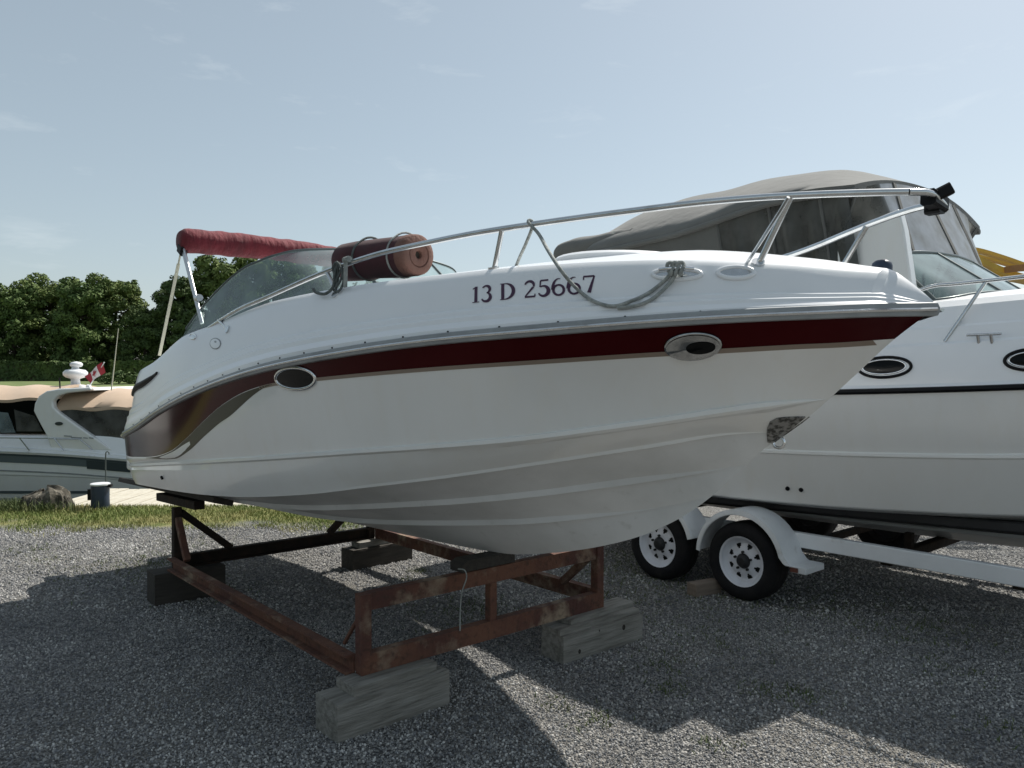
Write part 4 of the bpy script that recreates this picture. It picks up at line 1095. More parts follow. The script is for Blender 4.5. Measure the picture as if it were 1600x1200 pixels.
# ------------------------------------------------------------------ maroon roll tied to the rail
ra = F1.on_b(541, 410, .72); rb = F1.on_b(655, 398, .655)
def deck_top_z(p):
    h, n, _, _ = T_deck.ray_cast(Vector((p.x, p.y, 4)), Vector((0, 0, -1))); return h.z if h else p.z
RR = .102
for p in (ra, rb): p.z = max(p.z, deck_top_z(p) + RR * .93)
dr = (rb - ra).normalized(); sd_ = dr.cross(Vector((0, 0, 1))).normalized(); up_ = sd_.cross(dr)
roll = empty('rolled_mat', F1.world((ra + rb) / 2 - Vector((0, 0, RR))), F1.rz, 'rolled maroon fleece mat with tan end lying on the deck behind the rail', 'mat')
rc = (ra + rb) / 2 - Vector((0, 0, RR))
Ln = (rb - ra).length
rows = []; n_ = 28
for t, r_ in ((-.06, .30), (-.045, .62), (-.02, .86), (.03, .99), (.2, 1.02), (.45, .985), (.7, 1.0), (.88, 1.0)):
    c = ra + dr * (t * Ln)
    rows.append([c + (sd_ * math.cos(a) + up_ * math.sin(a)) * RR * r_ * (1 + .02 * math.sin(3 * a + 9 * t)) - rc for a in [2 * math.pi * k / n_ for k in range(n_)]])
mb = MB(); mb.grid(rows, close=True); mb.add(rows[0], [tuple(range(n_))]); obj('cover', mb, M['marfab'], roll, 60)
rows = []
for t, r_ in ((.88, 1.005), (.95, 1.0), (.985, .97), (1.0, .90), (1.002, .62), (.99, .58), (1.0, .54), (1.003, .30), (.995, .20), (.97, .17)):
    c = ra + dr * (t * Ln)
    rows.append([c + (sd_ * math.cos(a) + up_ * math.sin(a)) * RR * r_ - rc for a in [2 * math.pi * k / n_ for k in range(n_)]])
mb = MB(); mb.grid(rows, close=True); obj('end_roll', mb, M['tan'], roll, 50)
mb = MB(); mb.add(rows[-1], [tuple(range(n_))]); obj('core_hole', mb, M['knot'], roll, 0)
# cords tied round the roll and rail
def wrap(t, r, name, m, label, rad=.006, drop=0.0):
    c = ra + dr * (t * Ln)
    mb = MB(); mb.tube([c + (sd_ * math.cos(a) + up_ * math.sin(a)) * (RR * (1.03 + .25 * max(0, -math.cos(a + .5)))) for a in [2 * math.pi * k / 30 for k in range(30)]], rad, 7, closed=True)
    return mb
mb = wrap(.33, 1, '', None, ''); 
q = rail_pt(rp, (ra + dr * (.42 * Ln)).x)
for k in range(3):   # knots and coils hanging from the rail
    c = q + Vector((.02 * k - .03, -.015 - .006 * k, -.035 - .012 * k))
    mb.tube([c + Vector((.028 * math.cos(a), .012 * math.sin(a * 2 + k), (.05 + .012 * k) * math.sin(a))) for a in [2 * math.pi * i / 22 for i in range(22)]], .0065, 7, closed=True)
mb.tube(smooth_path([q + Vector((-.02, .0, .018)), q + Vector((-.02, -.03, -.02)), q + Vector((-.03, -.035, -.10)), q + Vector((-.08, -.05, -.135)), q + Vector((-.16, -.06, -.125)), q + Vector((-.22, -.05, -.10))], 6), .008, 7)
thing_mesh('tie_rope', mb, M['ropedk'], F1, 'dark knotted rope coiled where the maroon mat is tied to the rail', 'rope', smooth=60)
mb = wrap(.80, 1, '', None, '', rad=.005)
thing_mesh('tie_rope', mb, M['rope'], F1, 'thin pale cord looped round the tan end of the maroon mat', 'rope', smooth=60)
mb = MB(); q = rail_pt(rp, (ra + dr * (.52 * Ln)).x)
mb.bar(q + Vector((0, -.02, .02)), q + Vector((.012, -.03, -.12)), .03, .006, up=(0, 1, 0)); mb.bar(q + Vector((-.015, -.018, .016)), q + Vector((.03, -.018, .018)), .03, .03, bev=.008)
thing_mesh('tie_strap', mb, M['rope'], F1, 'pale strap holding the maroon mat against the rail', 'strap', smooth=40)

# mooring line from the cleat up over the rail
def dk(u, v, off=.012):
    p, n = hit(T_deck, u, v); return p + n * off
tr_ = min(smooth_path(rp, 8), key=lambda p: (F1.world(p) - CAMP).normalized().cross(ray(834, 349).normalized()).length)
path = [dk(1052, 430, .03), dk(1040, 442, .02), dk(1015, 462), dk(990, 474), dk(960, 480), dk(930, 473), dk(905, 455)]
hangb = lambda u, v, b: F1.on_b(u, v, b)
path += [hangb(880, 427, .80), hangb(858, 394, .76), hangb(842, 366, tr_.y * -1 + .012), tr_ + Vector((0, -.014, .006)), tr_ + Vector((-.004, 0, .018)), tr_ + Vector((-.008, .016, .0)), hangb(822, 380, -tr_.y - .05), hangb(812, 402, -tr_.y - .10), hangb(805, 419, -tr_.y - .14)]
mb = MB(); mb.tube(smooth_path(path, 7), .0072, 8)
mb.tube(smooth_path([dk(1058, 432, .03), dk(1048, 446, .02), dk(1022, 468), dk(996, 479), dk(966, 483)], 7), .0072, 8)
for k in range(3):
    c = dk(1050 + 6 * k, 429, .04); mb.tube([c + Vector((.012 * math.cos(a) + .004 * k, .008 * math.sin(2 * a), .022 * math.sin(a))) for a in [2 * math.pi * i / 14 for i in range(14)]], .0075, 7, closed=True)
thing_mesh('mooring_rope', mb, M['rope'], F1, 'grey mooring rope looping from the foredeck cleat up over the bow rail', 'rope', smooth=60)

# ------------------------------------------------------------------ second boat on the trailer
AZ2 = R(139.5)
Wc = at_z(1165, 942); 
F2 = Frame((0, 0), AZ2); o2 = Wc + F2.p * 1.30; F2 = Frame((o2.x, o2.y), AZ2)
b2 = empty('cabin_cruiser', (o2.x, o2.y, 0), F2.rz, 'white cabin cruiser with grey canvas enclosure and black rub rail standing on a trailer', 'boat')
bS2 = tab((-2.6, 1.27), (-1.6, 1.32), (0, 1.33), (1.5, 1.28), (2.5, 1.06), (3.5, .64), (4.2, .26), (4.6, 0))
bC2 = tab((-2.6, 1.10), (0, 1.13), (1.5, 1.02), (2.5, .72), (3.3, .36), (3.9, 0))
zS2 = tab((-2.6, 1.52), (0, 1.575), (1.84, 1.645), (3, 1.75), (4.6, 1.95))
zC2 = tab((-2.6, .72), (-.275, .755), (1.7, .86), (3, 1.12), (3.9, 1.42))
st2 = tab((-2.6, .42), (1, .455), (2.4, .56), (3.2, .86), (3.9, 1.42), (4.6, 1.95))
def sec2(X):
    bc, zc = (bC2(X), zC2(X)) if X < 3.9 else (0, st2(X)); bs, zs = (bS2(X), zS2(X)) if X < 4.6 else (0, 1.95)
    g = min(1, bc / .3); h = min(1, bs / .2)
    bot = [(0, st2(X)), (bc * .4, st2(X) + (zc - st2(X)) * .4), (bc * .4 + .02 * g, st2(X) + (zc - st2(X)) * .4 - .012 * g), (bc * .42 + .02 * g, st2(X) + (zc - st2(X)) * .43), (bc * .8, st2(X) + (zc - st2(X)) * .8), (bc, zc - .01 * g), (bc + .008 * g, zc)]
    side = [bot[-1]]; zm = zc + (zs - zc) * .47; bm = bc + (bs - bc) * .60
    side += [(bc + (bm - bc) * .5 + .008 * g, (zc + zm) / 2), (bm, zm - .022 * h), (bm + .010 * h, zm - .012 * h), (bm + .010 * h, zm + .006 * h), (bm - .002 * h, zm + .014 * h)]
    for t in (.25, .5, .75, 1): side.append((bm + (bs - bm) * t + .01 * h * math.sin(math.pi * t), zm + .014 * h + (zs - zm - .014 * h) * t))
    return bot, side
XS2 = sorted(set(list(np.linspace(-2.6, 2.5, 40)) + list(np.linspace(2.5, 4.6, 26)) + [3.9]))
S2 = [sec2(X) for X in XS2]
mh2 = []
for k, nm, m in ((0, 'hull_bottom', 'gelb'), (1, 'hull', 'gel')):
    mb = MB(); mb.grid([[(X, -b, z) for b, z in s[k]] for X, s in zip(XS2, S2)]); mb.grid([[(X, b, z) for b, z in s[k]] for X, s in zip(XS2, S2)], flip=True)
    mh2.append(mb); obj(nm, mb, M[m], b2, 14)
pf = S2[0][0] + S2[0][1][1:]
mb = MB(); mb.grid([[(-2.6 - .04 * (1 - f * f), -b * f, z) for b, z in pf] for f in [i / 6 for i in range(-6, 7)]]); obj('transom', mb, M['gel'], b2, 30)
PROF2 = [(0, 0), (.04, .04), (.10, .30), (.20, .47), (.27, .50), (.36, .66), (.42, .685), (.62, .90), (.80, .975), (1, 1)]
bE2 = lambda X: max(bS2(X) - .30, 0.0) if X < 4.25 else 0.0
zE2 = tab((-2.6, 2.06), (-1, 2.12), (1.4, 2.20), (2.5, 2.24), (3.6, 2.22), (4.25, 2.15), (4.6, 1.99))
def dsec2(X):
    bs, zs = (bS2(X), zS2(X) + .014) if X < 4.6 else (0, 1.964); be, ze = bE2(X), max(zE2(X), zS2(X) + .02)
    r = [(bs + (be - bs) * f, zs + (ze - zs) * g) for f, g in PROF2]
    return r + [(be * t, ze + .10 * (1 - t * t) * min(1, be / .5)) for t in (.9, .75, .5, .25, 0)]
D2 = [dsec2(X) for X in XS2]
md2 = MB(); md2.grid([[(X, -b, z) for b, z in s] for X, s in zip(XS2, D2)]); md2.grid([[(X, b, z) for b, z in s] for X, s in zip(XS2, D2)], flip=True)
md2.grid([[(-2.6, -b * f, z) for b, z in D2[0][:10]] for f in [i / 6 for i in range(-6, 7)]])
obj('deck', md2, M['deck'], b2, 18)
T2 = tree_of(md2); T2h = tree_of(mh2[1])
mb = MB()
for s in (-1, 1):
    mb.grid([[(X + (.02 if X > 4.59 else 0), s * ((bS2(X) if X < 4.6 else 0) + db), zS2(X) + dz) for X in XS2] for db, dz in ((0, .016), (.020, .012), (.024, -.006), (.012, -.020), (-.002, -.022))])
obj('rub_rail', mb, M['blackp'], b2, 40)
for cu_, cv_, ru_, rv_ in ((1383, 574, 41, 15.5), (1612, 562, 42, 16)):
    o_, _, _ = oval(T2, cu_, cv_, ru_, rv_, R(-3), 'porthole', b2, .010, M['blackp'], M['deck'], fr=F2, inset=.003)
    oval(T2, cu_ - 1, cv_ - .5, ru_ * .82, rv_ * .72, R(-3), 'window_ring', o_, .006, M['chrome'], M['darkglass'], fr=F2, inset=.006)
for u, v in ((1231, 763), (1252, 765)):
    p, n = hit(T2h, u, v, F2); mb = MB(); mb.tube([p - n * .01, p + n * .010], .016, 12); obj('drain_fitting', mb, M['blackp'], b2, 40)
# side rail
r2 = [F2.on_b(1450, 449, 1.10), F2.on_b(1500, 443, 1.10), F2.on_b(1600, 432, 1.09)]
r2 += [Vector((2.6, -.92, r2[-1].z + .05)), Vector((3.4, -.62, r2[-1].z + .08)), Vector((4.1, -.28, r2[-1].z + .10)), Vector((4.55, 0, r2[-1].z + .10))]
r2 = [Vector((r2[0].x - .25, -1.11, r2[0].z - .09))] + r2
full = r2 + [Vector((p.x, -p.y, p.z)) for p in r2[::-1][1:]]
obj('bow_rail', MB().tube(smooth_path(full, 5), .013, 8), M['steel'], b2, 60)
for s in (-1, 1):
    for tu, tx in ((None, 0),):
        f_, n_2 = hit(T2, 1476, 534, F2); t_ = F2.on_b(1541, 439, 1.10)
        mb = MB(); mb.tube([Vector((f_.x, f_.y * -s, f_.z)), Vector((t_.x, t_.y * -s, t_.z))], .011, 8); st = obj('stanchion', mb, M['steel'], b2, 60)
    for X in (2.55, 3.4, 4.1):
        t_ = min(smooth_path(r2, 6), key=lambda p: abs(p.x - X)); f_, _, _, _ = T2.find_nearest(Vector((t_.x - .25, t_.y, t_.z - .35)))
        mb = MB(); mb.tube([Vector((f_.x, f_.y * -s, f_.z)), Vector((t_.x, t_.y * -s, t_.z))], .011, 8); obj('stanchion', mb, M['steel'], b2, 60)
# cleat on the deck side
a_, n_2 = hit(T2, 1513, 533, F2); e_, _ = hit(T2, 1567, 531, F2)
mb = MB(); ax = e_ - a_; mb.tube([a_ + n_2 * .045, e_ + n_2 * .045], .008, 8)
for f in (.32, .70): mb.tube([a_ + ax * f - n_2 * .004 + Vector((0, 0, -.03)), a_ + ax * f + n_2 * .042], .010, 8)
obj('mooring_cleat', mb, M['steel'], b2, 50)
# arch panels
ap = [F2.on_b(u, v, 1.06) for u, v in ((1276, 383), (1340, 352), (1404, 326), (1412, 358), (1421, 420), (1430, 482), (1330, 482), (1294, 440))]
for s in (1,):
    mb = MB(); mb.prism([Vector((p.x, p.y * s, p.z)) for p in ap], (0, .09 * s, 0)); bevel(obj('side_wing', mb, M['gel'], b2, 30), .012)
# windshield
wt = [F2.on_b(1428, 391, .99), F2.on_b(1475, 413, .96), F2.on_b(1530, 438, .93)]
tops = [Vector((.50, -.97, 2.52)), Vector((.86, -.90, 2.55)), Vector((.93, -.65, 2.58)), Vector((.97, -.35, 2.60)), Vector((.98, 0, 2.61))]
bases = [Vector((.50, -1.0, 2.17)), Vector((1.20, -.96, 2.20)), Vector((1.34, -.68, 2.25)), Vector((1.40, -.36, 2.28)), Vector((1.42, 0, 2.29))]
tF = smooth_path(tops, 5); bF = smooth_path(bases, 5); tF += [Vector((p.x, -p.y, p.z)) for p in tF[::-1][1:]]; bF += [Vector((p.x, -p.y, p.z)) for p in bF[::-1][1:]]
ws2 = obj('windshield', MB().tube(tF, .015, 8), M['wframe'], b2, 60); obj('frame', MB().tube(bF, .014, 8), M['wframe'], ws2, 60)
mb_cut = [0, 5, 15, 25, 35, len(tF) - 1]
for a, b in zip(mb_cut[:-1], mb_cut[1:]):
    mb = MB(); mb.grid([[q.lerp(p, t) for p, q in zip(tF[a:b+1], bF[a:b+1])] for t in (0, .5, 1)]); obj('pane', mb, M['glass'], ws2, 60)
for i in (5, 15, 25, 35): obj('mullion', MB().tube([bF[i], tF[i]], .012, 8), M['wframe'], ws2, 60)
# canvas roof, aft boot, curtains
zc2 = tab((-1.8, 3.27), (-1.5, 3.38), (-.7, 3.43), (-.2, 3.41), (.3, 3.36), (.55, 3.28), (.75, 3.18))
ze2 = tab((-1.95, 2.88), (-.8, 2.93), (.25, 3.05), (.82, 3.02))
def roof(X, t, zc, ze, bm, sag=0.0):
    return Vector((X, bm * t, ze + (zc - ze) * (1 - abs(t) ** 2.3) + sag))
rows = []
for X in np.linspace(-1.8, .75, 30):
    rows.append([roof(X, t, zc2(X), ze2(X), 1.16, .006 * math.sin(X * 9 + 3 * t) + .010 * math.cos((X + .1) * 4.8)) for t in np.linspace(-1, 1, 25)])
mb = MB(); mb.grid(rows)
mb.grid([[p + Vector((0, 0, -.05)) for p in r] for r in rows], flip=True)
n_r = len(rows)
for edge in ([r[0] for r in rows], [r[-1] for r in rows], rows[0], rows[-1]): mb.grid([edge, [p + Vector((0, 0, -.05)) for p in edge]])
obj('canvas_roof', mb, M['grey'], b2, 60)
for s in (1, -1):
    P = [Vector((X, -1.16 * s, ze2(X) - .055)) for X in np.linspace(-1.8, .75, 16)]
    mb = MB(); mb.tube(P, .024, 8); obj('roof_edge_piping', mb, M['grey'], b2, 60)
    rows = []
    for i in range(49):
        X = -1.75 + (2.44) * i / 48; wv = (.016 if i < 27 else .034) * math.sin(i * 1.5) + .012 * math.sin(i * 2.3 + 1)
        rows.append([Vector((X + .10 * (1 - t), -s * (1.06 + .075 * t + wv * math.sin(math.pi * t)), ze2(X) - .07 + (2.13 - ze2(X) + .07) * (1 - t))) for t in np.linspace(0, 1, 9)])
    mb = MB(); mb.grid(rows[:28]); obj('side_curtain', mb, M['greydk'], b2, 60)
    mb = MB(); mb.grid(rows[27:]); obj('clear_curtain', mb, M['curtain'], b2, 60)
    mb = MB(); mb.tube([rows[27][0], rows[27][-1]], .016, 6); mb.tube([rows[36][0], rows[36][-1]], .014, 6); mb.tube([rows[44][0], rows[44][-1]], .014, 6); obj('curtain_seam', mb, M['greydk'], b2, 60)
# aft canvas rolled on its bow
for s in (1, -1):
    rows = []
    q = [F2.on_b(u, v, .95) for u, v in ((872, 399), (905, 389), (945, 382), (985, 374), (998, 372))]
    cp_ = smooth_path([Vector((p.x, p.y * s, p.z)) for p in q], 6)
    for i, c in enumerate(cp_):
        t = i / (len(cp_) - 1); r_ = .105 * min(1, .55 + 5 * t, .7 + 5 * (1 - t))
        rows.append([c + Vector((0, math.cos(a) * r_ * 1.15 * (1 + .05 * math.sin(3 * a + 11 * t)), math.sin(a) * r_ * (1 + .05 * math.sin(2 * a + 17 * t)))) for a in [2 * math.pi * k / 14 for k in range(14)]])
    mb = MB(); mb.grid(rows, close=True); mb.add(rows[0], [tuple(range(14))]); mb.add(rows[-1], [tuple(range(14))]); obj('aft_canvas_roll', mb, M['grey'], b2, 60)
rows = []
q0, q1 = F2.on_b(872, 399, .95), F2.on_b(998, 372, .95)
for X in np.linspace(q0.x, q1.x, 14):
    f = (X - q0.x) / (q1.x - q0.x); ze_ = q0.z + (q1.z - q0.z) * f
    rows.append([roof(X, t, ze_ + .10, ze_ + .02, .95, .012 * math.sin(9 * X)) for t in np.linspace(-1, 1, 15)])
mb = MB(); mb.grid(rows); mb.grid([[p + Vector((0, 0, -.05)) for p in r] for r in rows], flip=True)
for edge in (rows[0], rows[-1]): mb.grid([edge, [p + Vector((0, 0, -.05)) for p in edge]])
obj('aft_canvas', mb, M['grey'], b2, 60)
for s in (1, -1):   # frame tubes that carry the canvas
    for a, b in (((q1.x + .05, -.93 * s, q1.z - .08), (q1.x + .55, -1.0 * s, 2.12)), ((q0.x + .2, -.93 * s, q0.z - .06), (q1.x + .4, -1.0 * s, 2.12)), ((q1.x + .3, -.95 * s, 2.85), (q1.x - .1, -1.0 * s, 2.1)), ((-.2, -1.0 * s, 3.0), (.35, -1.02 * s, 2.15)), ((.55, -1.0 * s, 2.98), (.35, -1.02 * s, 2.15))):
        mb = MB(); mb.tube([a, b], .0125, 8); obj('canvas_pole', mb, M['alu'], b2, 60)
# front panel of clear vinyl from the roof to the windshield
fr_t = [roof(.75, t, zc2(.75), ze2(.75), 1.10) + Vector((0, 0, -.03)) for t in np.linspace(-1, 1, 21)]
fr_b = [tF[int(round(i * (len(tF) - 1) / 20))] + Vector((0, 0, .012)) for i in range(21)]
mb = MB(); mb.grid([[a.lerp(b, t) for a, b in zip(fr_t, fr_b)] for t in (0, .5, 1)]); fp = obj('front_curtain', mb, M['mesh'], b2, 60)
for i in (0, 5, 10, 15, 20): 
    mb = MB(); mb.bar(fr_t[i], fr_b[i], .05, .012, up=(1, 0, 0)); obj('curtain_zip', mb, M['greydk'], fp, 30)

# ------------------------------------------------------------------ trailer
tr = empty('boat_trailer', (o2.x, o2.y, 0), F2.rz, 'white tandem axle boat trailer with spoked white wheels and round fenders', 'trailer')
w1 = F2.on_b(1158, 881, 1.28).x; w2 = w1 - .80
WR = .298
def wheel(x, s):
    """wheel with its outer face at the trailer side s (-1 starboard)"""
    Mx = Matrix.Translation((x, s * 1.19, WR)) @ Matrix.Rotation(0 if s < 0 else math.pi, 4, 'Z')
    t = MB()
    pr = [(.182, -.085), (.196, -.100), (.235, -.108), (.268, -.104), (.290, -.088), (.298, -.06), (.2975, -.035), (.2935, -.033), (.2935, -.027), (.298, -.025), (.298, .025), (.2935, .027), (.2935, .033), (.2975, .035), (.298, .06), (.290, .088), (.268, .104), (.235, .108), (.196, .1), (.182, .085)]
    t.lathe([(r, a) for r, a in pr], 40, Mx); ty = obj('wheel', t, M['tyre'], tr, 40)
    rm = MB(); rm.lathe([(.150, -.05), (.170, -.07), (.176, -.086), (.190, -.096), (.194, -.092)], 40, Mx)
    # spoked disc: a polar grid with eight openings
    n = 80; rad = [.058, .085, .098, .111, .124, .137, .152]; dish = [-.060, -.062, -.056, -.050, -.046, -.044, -.050]
    vs = [Mx @ Vector((r * math.cos(2*math.pi*k/n), d, r * math.sin(2*math.pi*k/n))) for r, d in zip(rad, dish) for k in range(n)]
    fs = []
    for i in range(len(rad) - 1):
        for k in range(n):
            ph = (k % 10) + .5 - 5
            half = {1: 0.0, 2: 0.9, 3: 1.6, 4: 2.1}.get(i, 0)
            if abs(ph) < half: continue
            fs.append((i*n + k, i*n + (k+1) % n, (i+1)*n + (k+1) % n, (i+1)*n + k))
    rm.add(vs, fs); obj('rim', rm, M['rim'], ty, 30)
    hb = MB(); hb.lathe([(.183, .086), (.150, .05), (.150, -.046)], 40, Mx); hb.lathe([(.150, .02), (.06, .0), (.058, -.062), (.045, -.085), (.03, -.098), (.002, -.10)], 20, Mx)  # rim barrel coloured black here, painting in the shade under the trailer
    for k in range(5):
        a = 2 * math.pi * k / 5 + .3; c = Vector((.070 * math.cos(a), -.064, .070 * math.sin(a)))
        hb.tube([Mx @ (c + Vector((0, .004, 0))), Mx @ (c + Vector((0, -.016, 0)))], .010, 6)
    obj('hub_shade_barrel', hb, M['black'], ty, 30)
for s in (-1, 1):
    for x in (w1, w2): wheel(x, s)
    for x in (w1, w2):
        # fender: an arched strip with a turned-down outer lip and a small step
        pa = []
        a0, a1_ = (R(178), R(14))
        for k in range(22):
            a = a0 + (a1_ - a0) * k / 21; r_ = .375; pa.append((x + r_ * math.cos(a) * 1.02, WR + .02 + r_ * math.sin(a) * 1.0))
        if x == w1: pa += [(x + .41, WR + .065), (x + .43, WR + .055), (x + .54, WR + .055)]
        rows = [[], [], [], []]
        for px, pz in pa:
            dx, dz = px - x, pz - WR; l = math.hypot(dx, dz); nx, nz = dx / l, dz / l
            rows[0].append((px - nx * .035, s * 1.325, pz - nz * .035)); rows[1].append((px, s * 1.32, pz)); rows[2].append((px, s * 1.06, pz)); rows[3].append((px - nx * .012, s * 1.06, pz - nz * .012))
        mb = MB(); mb.grid(rows)
        in_ = [[(p[0] - (p[0] - x) * .012, p[1] - s * .004, p[2] - .005) for p in r] for r in rows[:3]]
        mb.grid(in_, flip=True)
        fd = obj('fender', mb, M['whitep'], tr, 35)
        if x == w1:
            mb = MB(); mb.box((x + .487, s * 1.19, WR + .03), (.115, .262, .046)); bevel(obj('step_plate', mb, M['whitep'], fd, 20), .006)
            mb = MB(); mb.box((x + .46, s * 1.327, WR + .03), (.055, .012, .03)); obj('marker_light', mb, M['amber'], fd, 20)
    mb = MB(); mb.bar((-2.5, s * 1.03, .485), (w1 + 2.6, s * 1.03, .485), .06, .108, bev=.006); obj('side_rail', mb, M['whitep'], tr, 20)
    mb = MB(); mb.bar((w1 + 2.6, s * 1.03, .485), (w1 + 4.6, s * .06, .485), .06, .108, bev=.006); obj('tongue_rail', mb, M['whitep'], tr, 20)
    zb_ = lambda X: st2(X) + (zC2(X) - st2(X)) * (.62 / bC2(X))
    mb = MB(); mb.bar((-2.5, s * .62, zb_(-2.5) - .055), (2.1, s * .62, zb_(2.0) - .055), .14, .05, bev=.005); obj('bunk', mb, M['black'], tr, 20)
    zq_ = lambda X: st2(X) + (zC2(X) - st2(X)) * (.90 / bC2(X))
    mb = MB(); mb.bar((-2.4, s * .90, zq_(-2.4) - .065), (1.75, s * .90, zq_(1.75) - .065), .12, .06, bev=.006); obj('bunk', mb, M['black'], tr, 20)  # outer beam added as a black strip for the shade under the hull
    for X in (-2.2, -1.4, .9, 1.7):
        mb = MB(); mb.bar((X, s * .62, .46), (X, s * .62, zb_(X) - .075), .05, .05, up=(1, 0, 0)); obj('bunk_bracket', mb, M['rustdk'], tr, 20)
for X in (-2.2, -1.4, .9, 1.7):
    mb = MB(); mb.bar((X, -1.0, .435), (X, 1.0, .435), .07, .07, bev=.005); obj('cross_member', mb, M['rustdk'], tr, 20)
for x in (w1, w2):
    mb = MB(); mb.bar((x, -1.06, WR), (x, 1.06, WR), .06, .06, bev=.005); obj('axle', mb, M['rustdk'], tr, 20)
    for s in (-1, 1):
        mb = MB(); mb.bar((x - .3, s * .98, WR + .09), (x + .3, s * .98, WR + .09), .05, .03); obj('leaf_spring', mb, M['rustdk'], tr, 20)
mb = MB(); mb.tube([(w1 + 4.45, 0, 0), (w1 + 4.45, 0, .9)], .03, 10); mb.tube([(w1 + 4.45, 0, 0.0), (w1 + 4.45, 0, .02)], .09, 14); obj('tongue_jack', mb, M['steel'], tr, 40)
mb = MB(); mb.bar((w1 + 4.4, 0, .50), (w1 + 4.95, 0, .50), .09, .08, bev=.01); obj('coupler', mb, M['whitep'], tr, 30)
# wooden chock by the wheel
ck = at_z(1078, 938); ck2 = at_z(1112, 925)
mb = MB(); mb.box((0, 0, .05), (.26, .11, .10)); o = bevel(obj('wheel_chock', mb, M['chock'], None, 20), .006)
cl = F2.loc((ck + ck2) / 2); o.location = F2.world((cl.x - .02, cl.y + .07, 0)); o.rotation_euler = (0, 0, F2.rz + R(78)); tag(o, 'short wooden chock against the trailer wheel', 'chock')

# ------------------------------------------------------------------ yellow crane boom behind the cruiser
YD = 9.6
ym = empty('yellow_crane', (at_y(1770, 600, YD).x, YD + .2, 0), 0, 'yellow crane with curved double boom arms behind the cabin cruiser', 'crane')
yo = Vector(ym.location)
def ypath(px, dy=0.0): return smooth_path([at_y(u, v, YD + dy) - yo for u, v in px], 5)
def flatbar(P, w_, h_):
    mb = MB(); rows = [[], [], [], []]
    for i, p in enumerate(P):
        t = (P[min(i+1, len(P)-1)] - P[max(i-1, 0)]).normalized(); n = Vector((-t.z, 0, t.x))
        for k, (a, b) in enumerate(((1, -1), (1, 1), (-1, 1), (-1, -1))): rows[k].append(p + n * (h_ / 2 * a) + Vector((0, w_ / 2 * b, 0)))
    mb.grid([[r[i] for r in rows] for i in range(len(P))], close=True); mb.add([r[0] for r in rows], [(0, 1, 2, 3)]); mb.add([r[-1] for r in rows], [(0, 1, 2, 3)]); return mb
obj('boom_arm', flatbar(ypath([(1466, 391), (1495, 388), (1525, 391), (1560, 401), (1600, 415), (1680, 445), (1770, 480)], .3), .10, .045), M['yellow'], ym, 40)
obj('boom_arm', flatbar(ypath([(1488, 389), (1510, 398), (1545, 415), (1580, 429), (1640, 446), (1770, 495)], -.1), .12, .065), M['yellow'], ym, 40)
obj('boom_strut', flatbar(ypath([(1503, 393), (1535, 402), (1572, 413), (1600, 420)], .1), .08, .030), M['yellow'], ym, 40)
obj('boom_plate', flatbar(ypath([(1545, 427), (1560, 433), (1600, 439), (1660, 455)], .05), .16, .05), M['yellow'], ym, 40)
obj('wear_board', flatbar(ypath([(1574, 421), (1605, 418), (1640, 418)], -.25), .12, .075), M['brownb'], ym, 40)
mt = at_y(1770, 478, YD) - yo
mb = MB(); mb.bar((mt.x, .05, 0), (mt.x, .05, mt.z + .25), .32, .34, up=(1, 0, 0), bev=.03); obj('mast', mb, M['yellow'], ym, 30)
mb = MB(); mb.box((mt.x, .05, .06), (1.5, 1.3, .12)); bevel(obj('base_plate', mb, M['yellow'], ym, 30), .02)

# ------------------------------------------------------------------ docked cruiser on the river
Y3 = 16.0; HB3 = 1.45
bx = at_y(110, 700, Y3).x
b3 = empty('docked_cruiser', (bx, Y3 + HB3, -0.85), 0, 'white cruiser with tan canvas and swept radar arch moored in the river', 'boat')
o3 = Vector(b3.location)
def q3(u, v, y=Y3): return at_y(u, v, y) - o3
xst, xbw = at_y(232, 700, Y3).x - o3.x, at_y(232, 700, Y3).x - o3.x - 9.6
Z = lambda v: at_y(100, v, Y3).z - o3.z
h3 = pchip([xbw, xbw + 1.2, xbw + 3, xbw + 5, xst], [0.0, .62, 1.2, 1.42, 1.40])
zs3 = pchip([xbw, xbw + 3, xst - 2, xst], [Z(709) + .45, Z(709) + .18, Z(709), Z(721)])
X3 = list(np.linspace(xbw, xst, 44))
def s3(X):
    b = h3(X); zs = zs3(X); f = (X - xbw) / (xst - xbw); zb = -.35 + .75 * (1 - min(f / .25, 1)) ** 2
    return [(0, zb - .2), (b * .8, zb + .12), (b * .90, zb + (zs - zb) * .45), (b * .94, zb + (zs - zb) * .62), (b * .955, zb + (zs - zb) * .64), (b, zs)]
R3 = [s3(X) for X in X3]
mb = MB(); mb.grid([[(X, -b, z) for b, z in s] for X, s in zip(X3, R3)]); mb.grid([[(X, b, z) for b, z in s] for X, s in zip(X3, R3)], flip=True)
mb.grid([[(xst, -b * f, z) for b, z in R3[-1]] for f in (-1, -.5, 0, .5, 1)]); obj('hull', mb, M['gel'], b3, 20)
def strip(zf0, zf1, out, x0, x1, m, nm):
    for s in (-1, 1):
        mb = MB(); Pq = [[], [], [], []]
        for X in np.linspace(x0, x1, 40):
            sec = s3(X)
            def bb(z):
                for (b0, z0), (b1, z1) in zip(sec[:-1], sec[1:]):
                    if z0 <= z <= z1: return b0 + (b1 - b0) * (z - z0) / (z1 - z0)
                return sec[-1][0]
            za, zb = zf0(X), zf1(X)
            for k, (bo, zz) in enumerate(((bb(za) - .01, za), (bb(za) + out, za), (bb(zb) + out, zb), (bb(zb) - .01, zb))): Pq[k].append((X, s * bo, zz))
        mb.grid(Pq); obj(nm, mb, m, b3, 30)
zt3 = lambda X: zs3(X) - .05
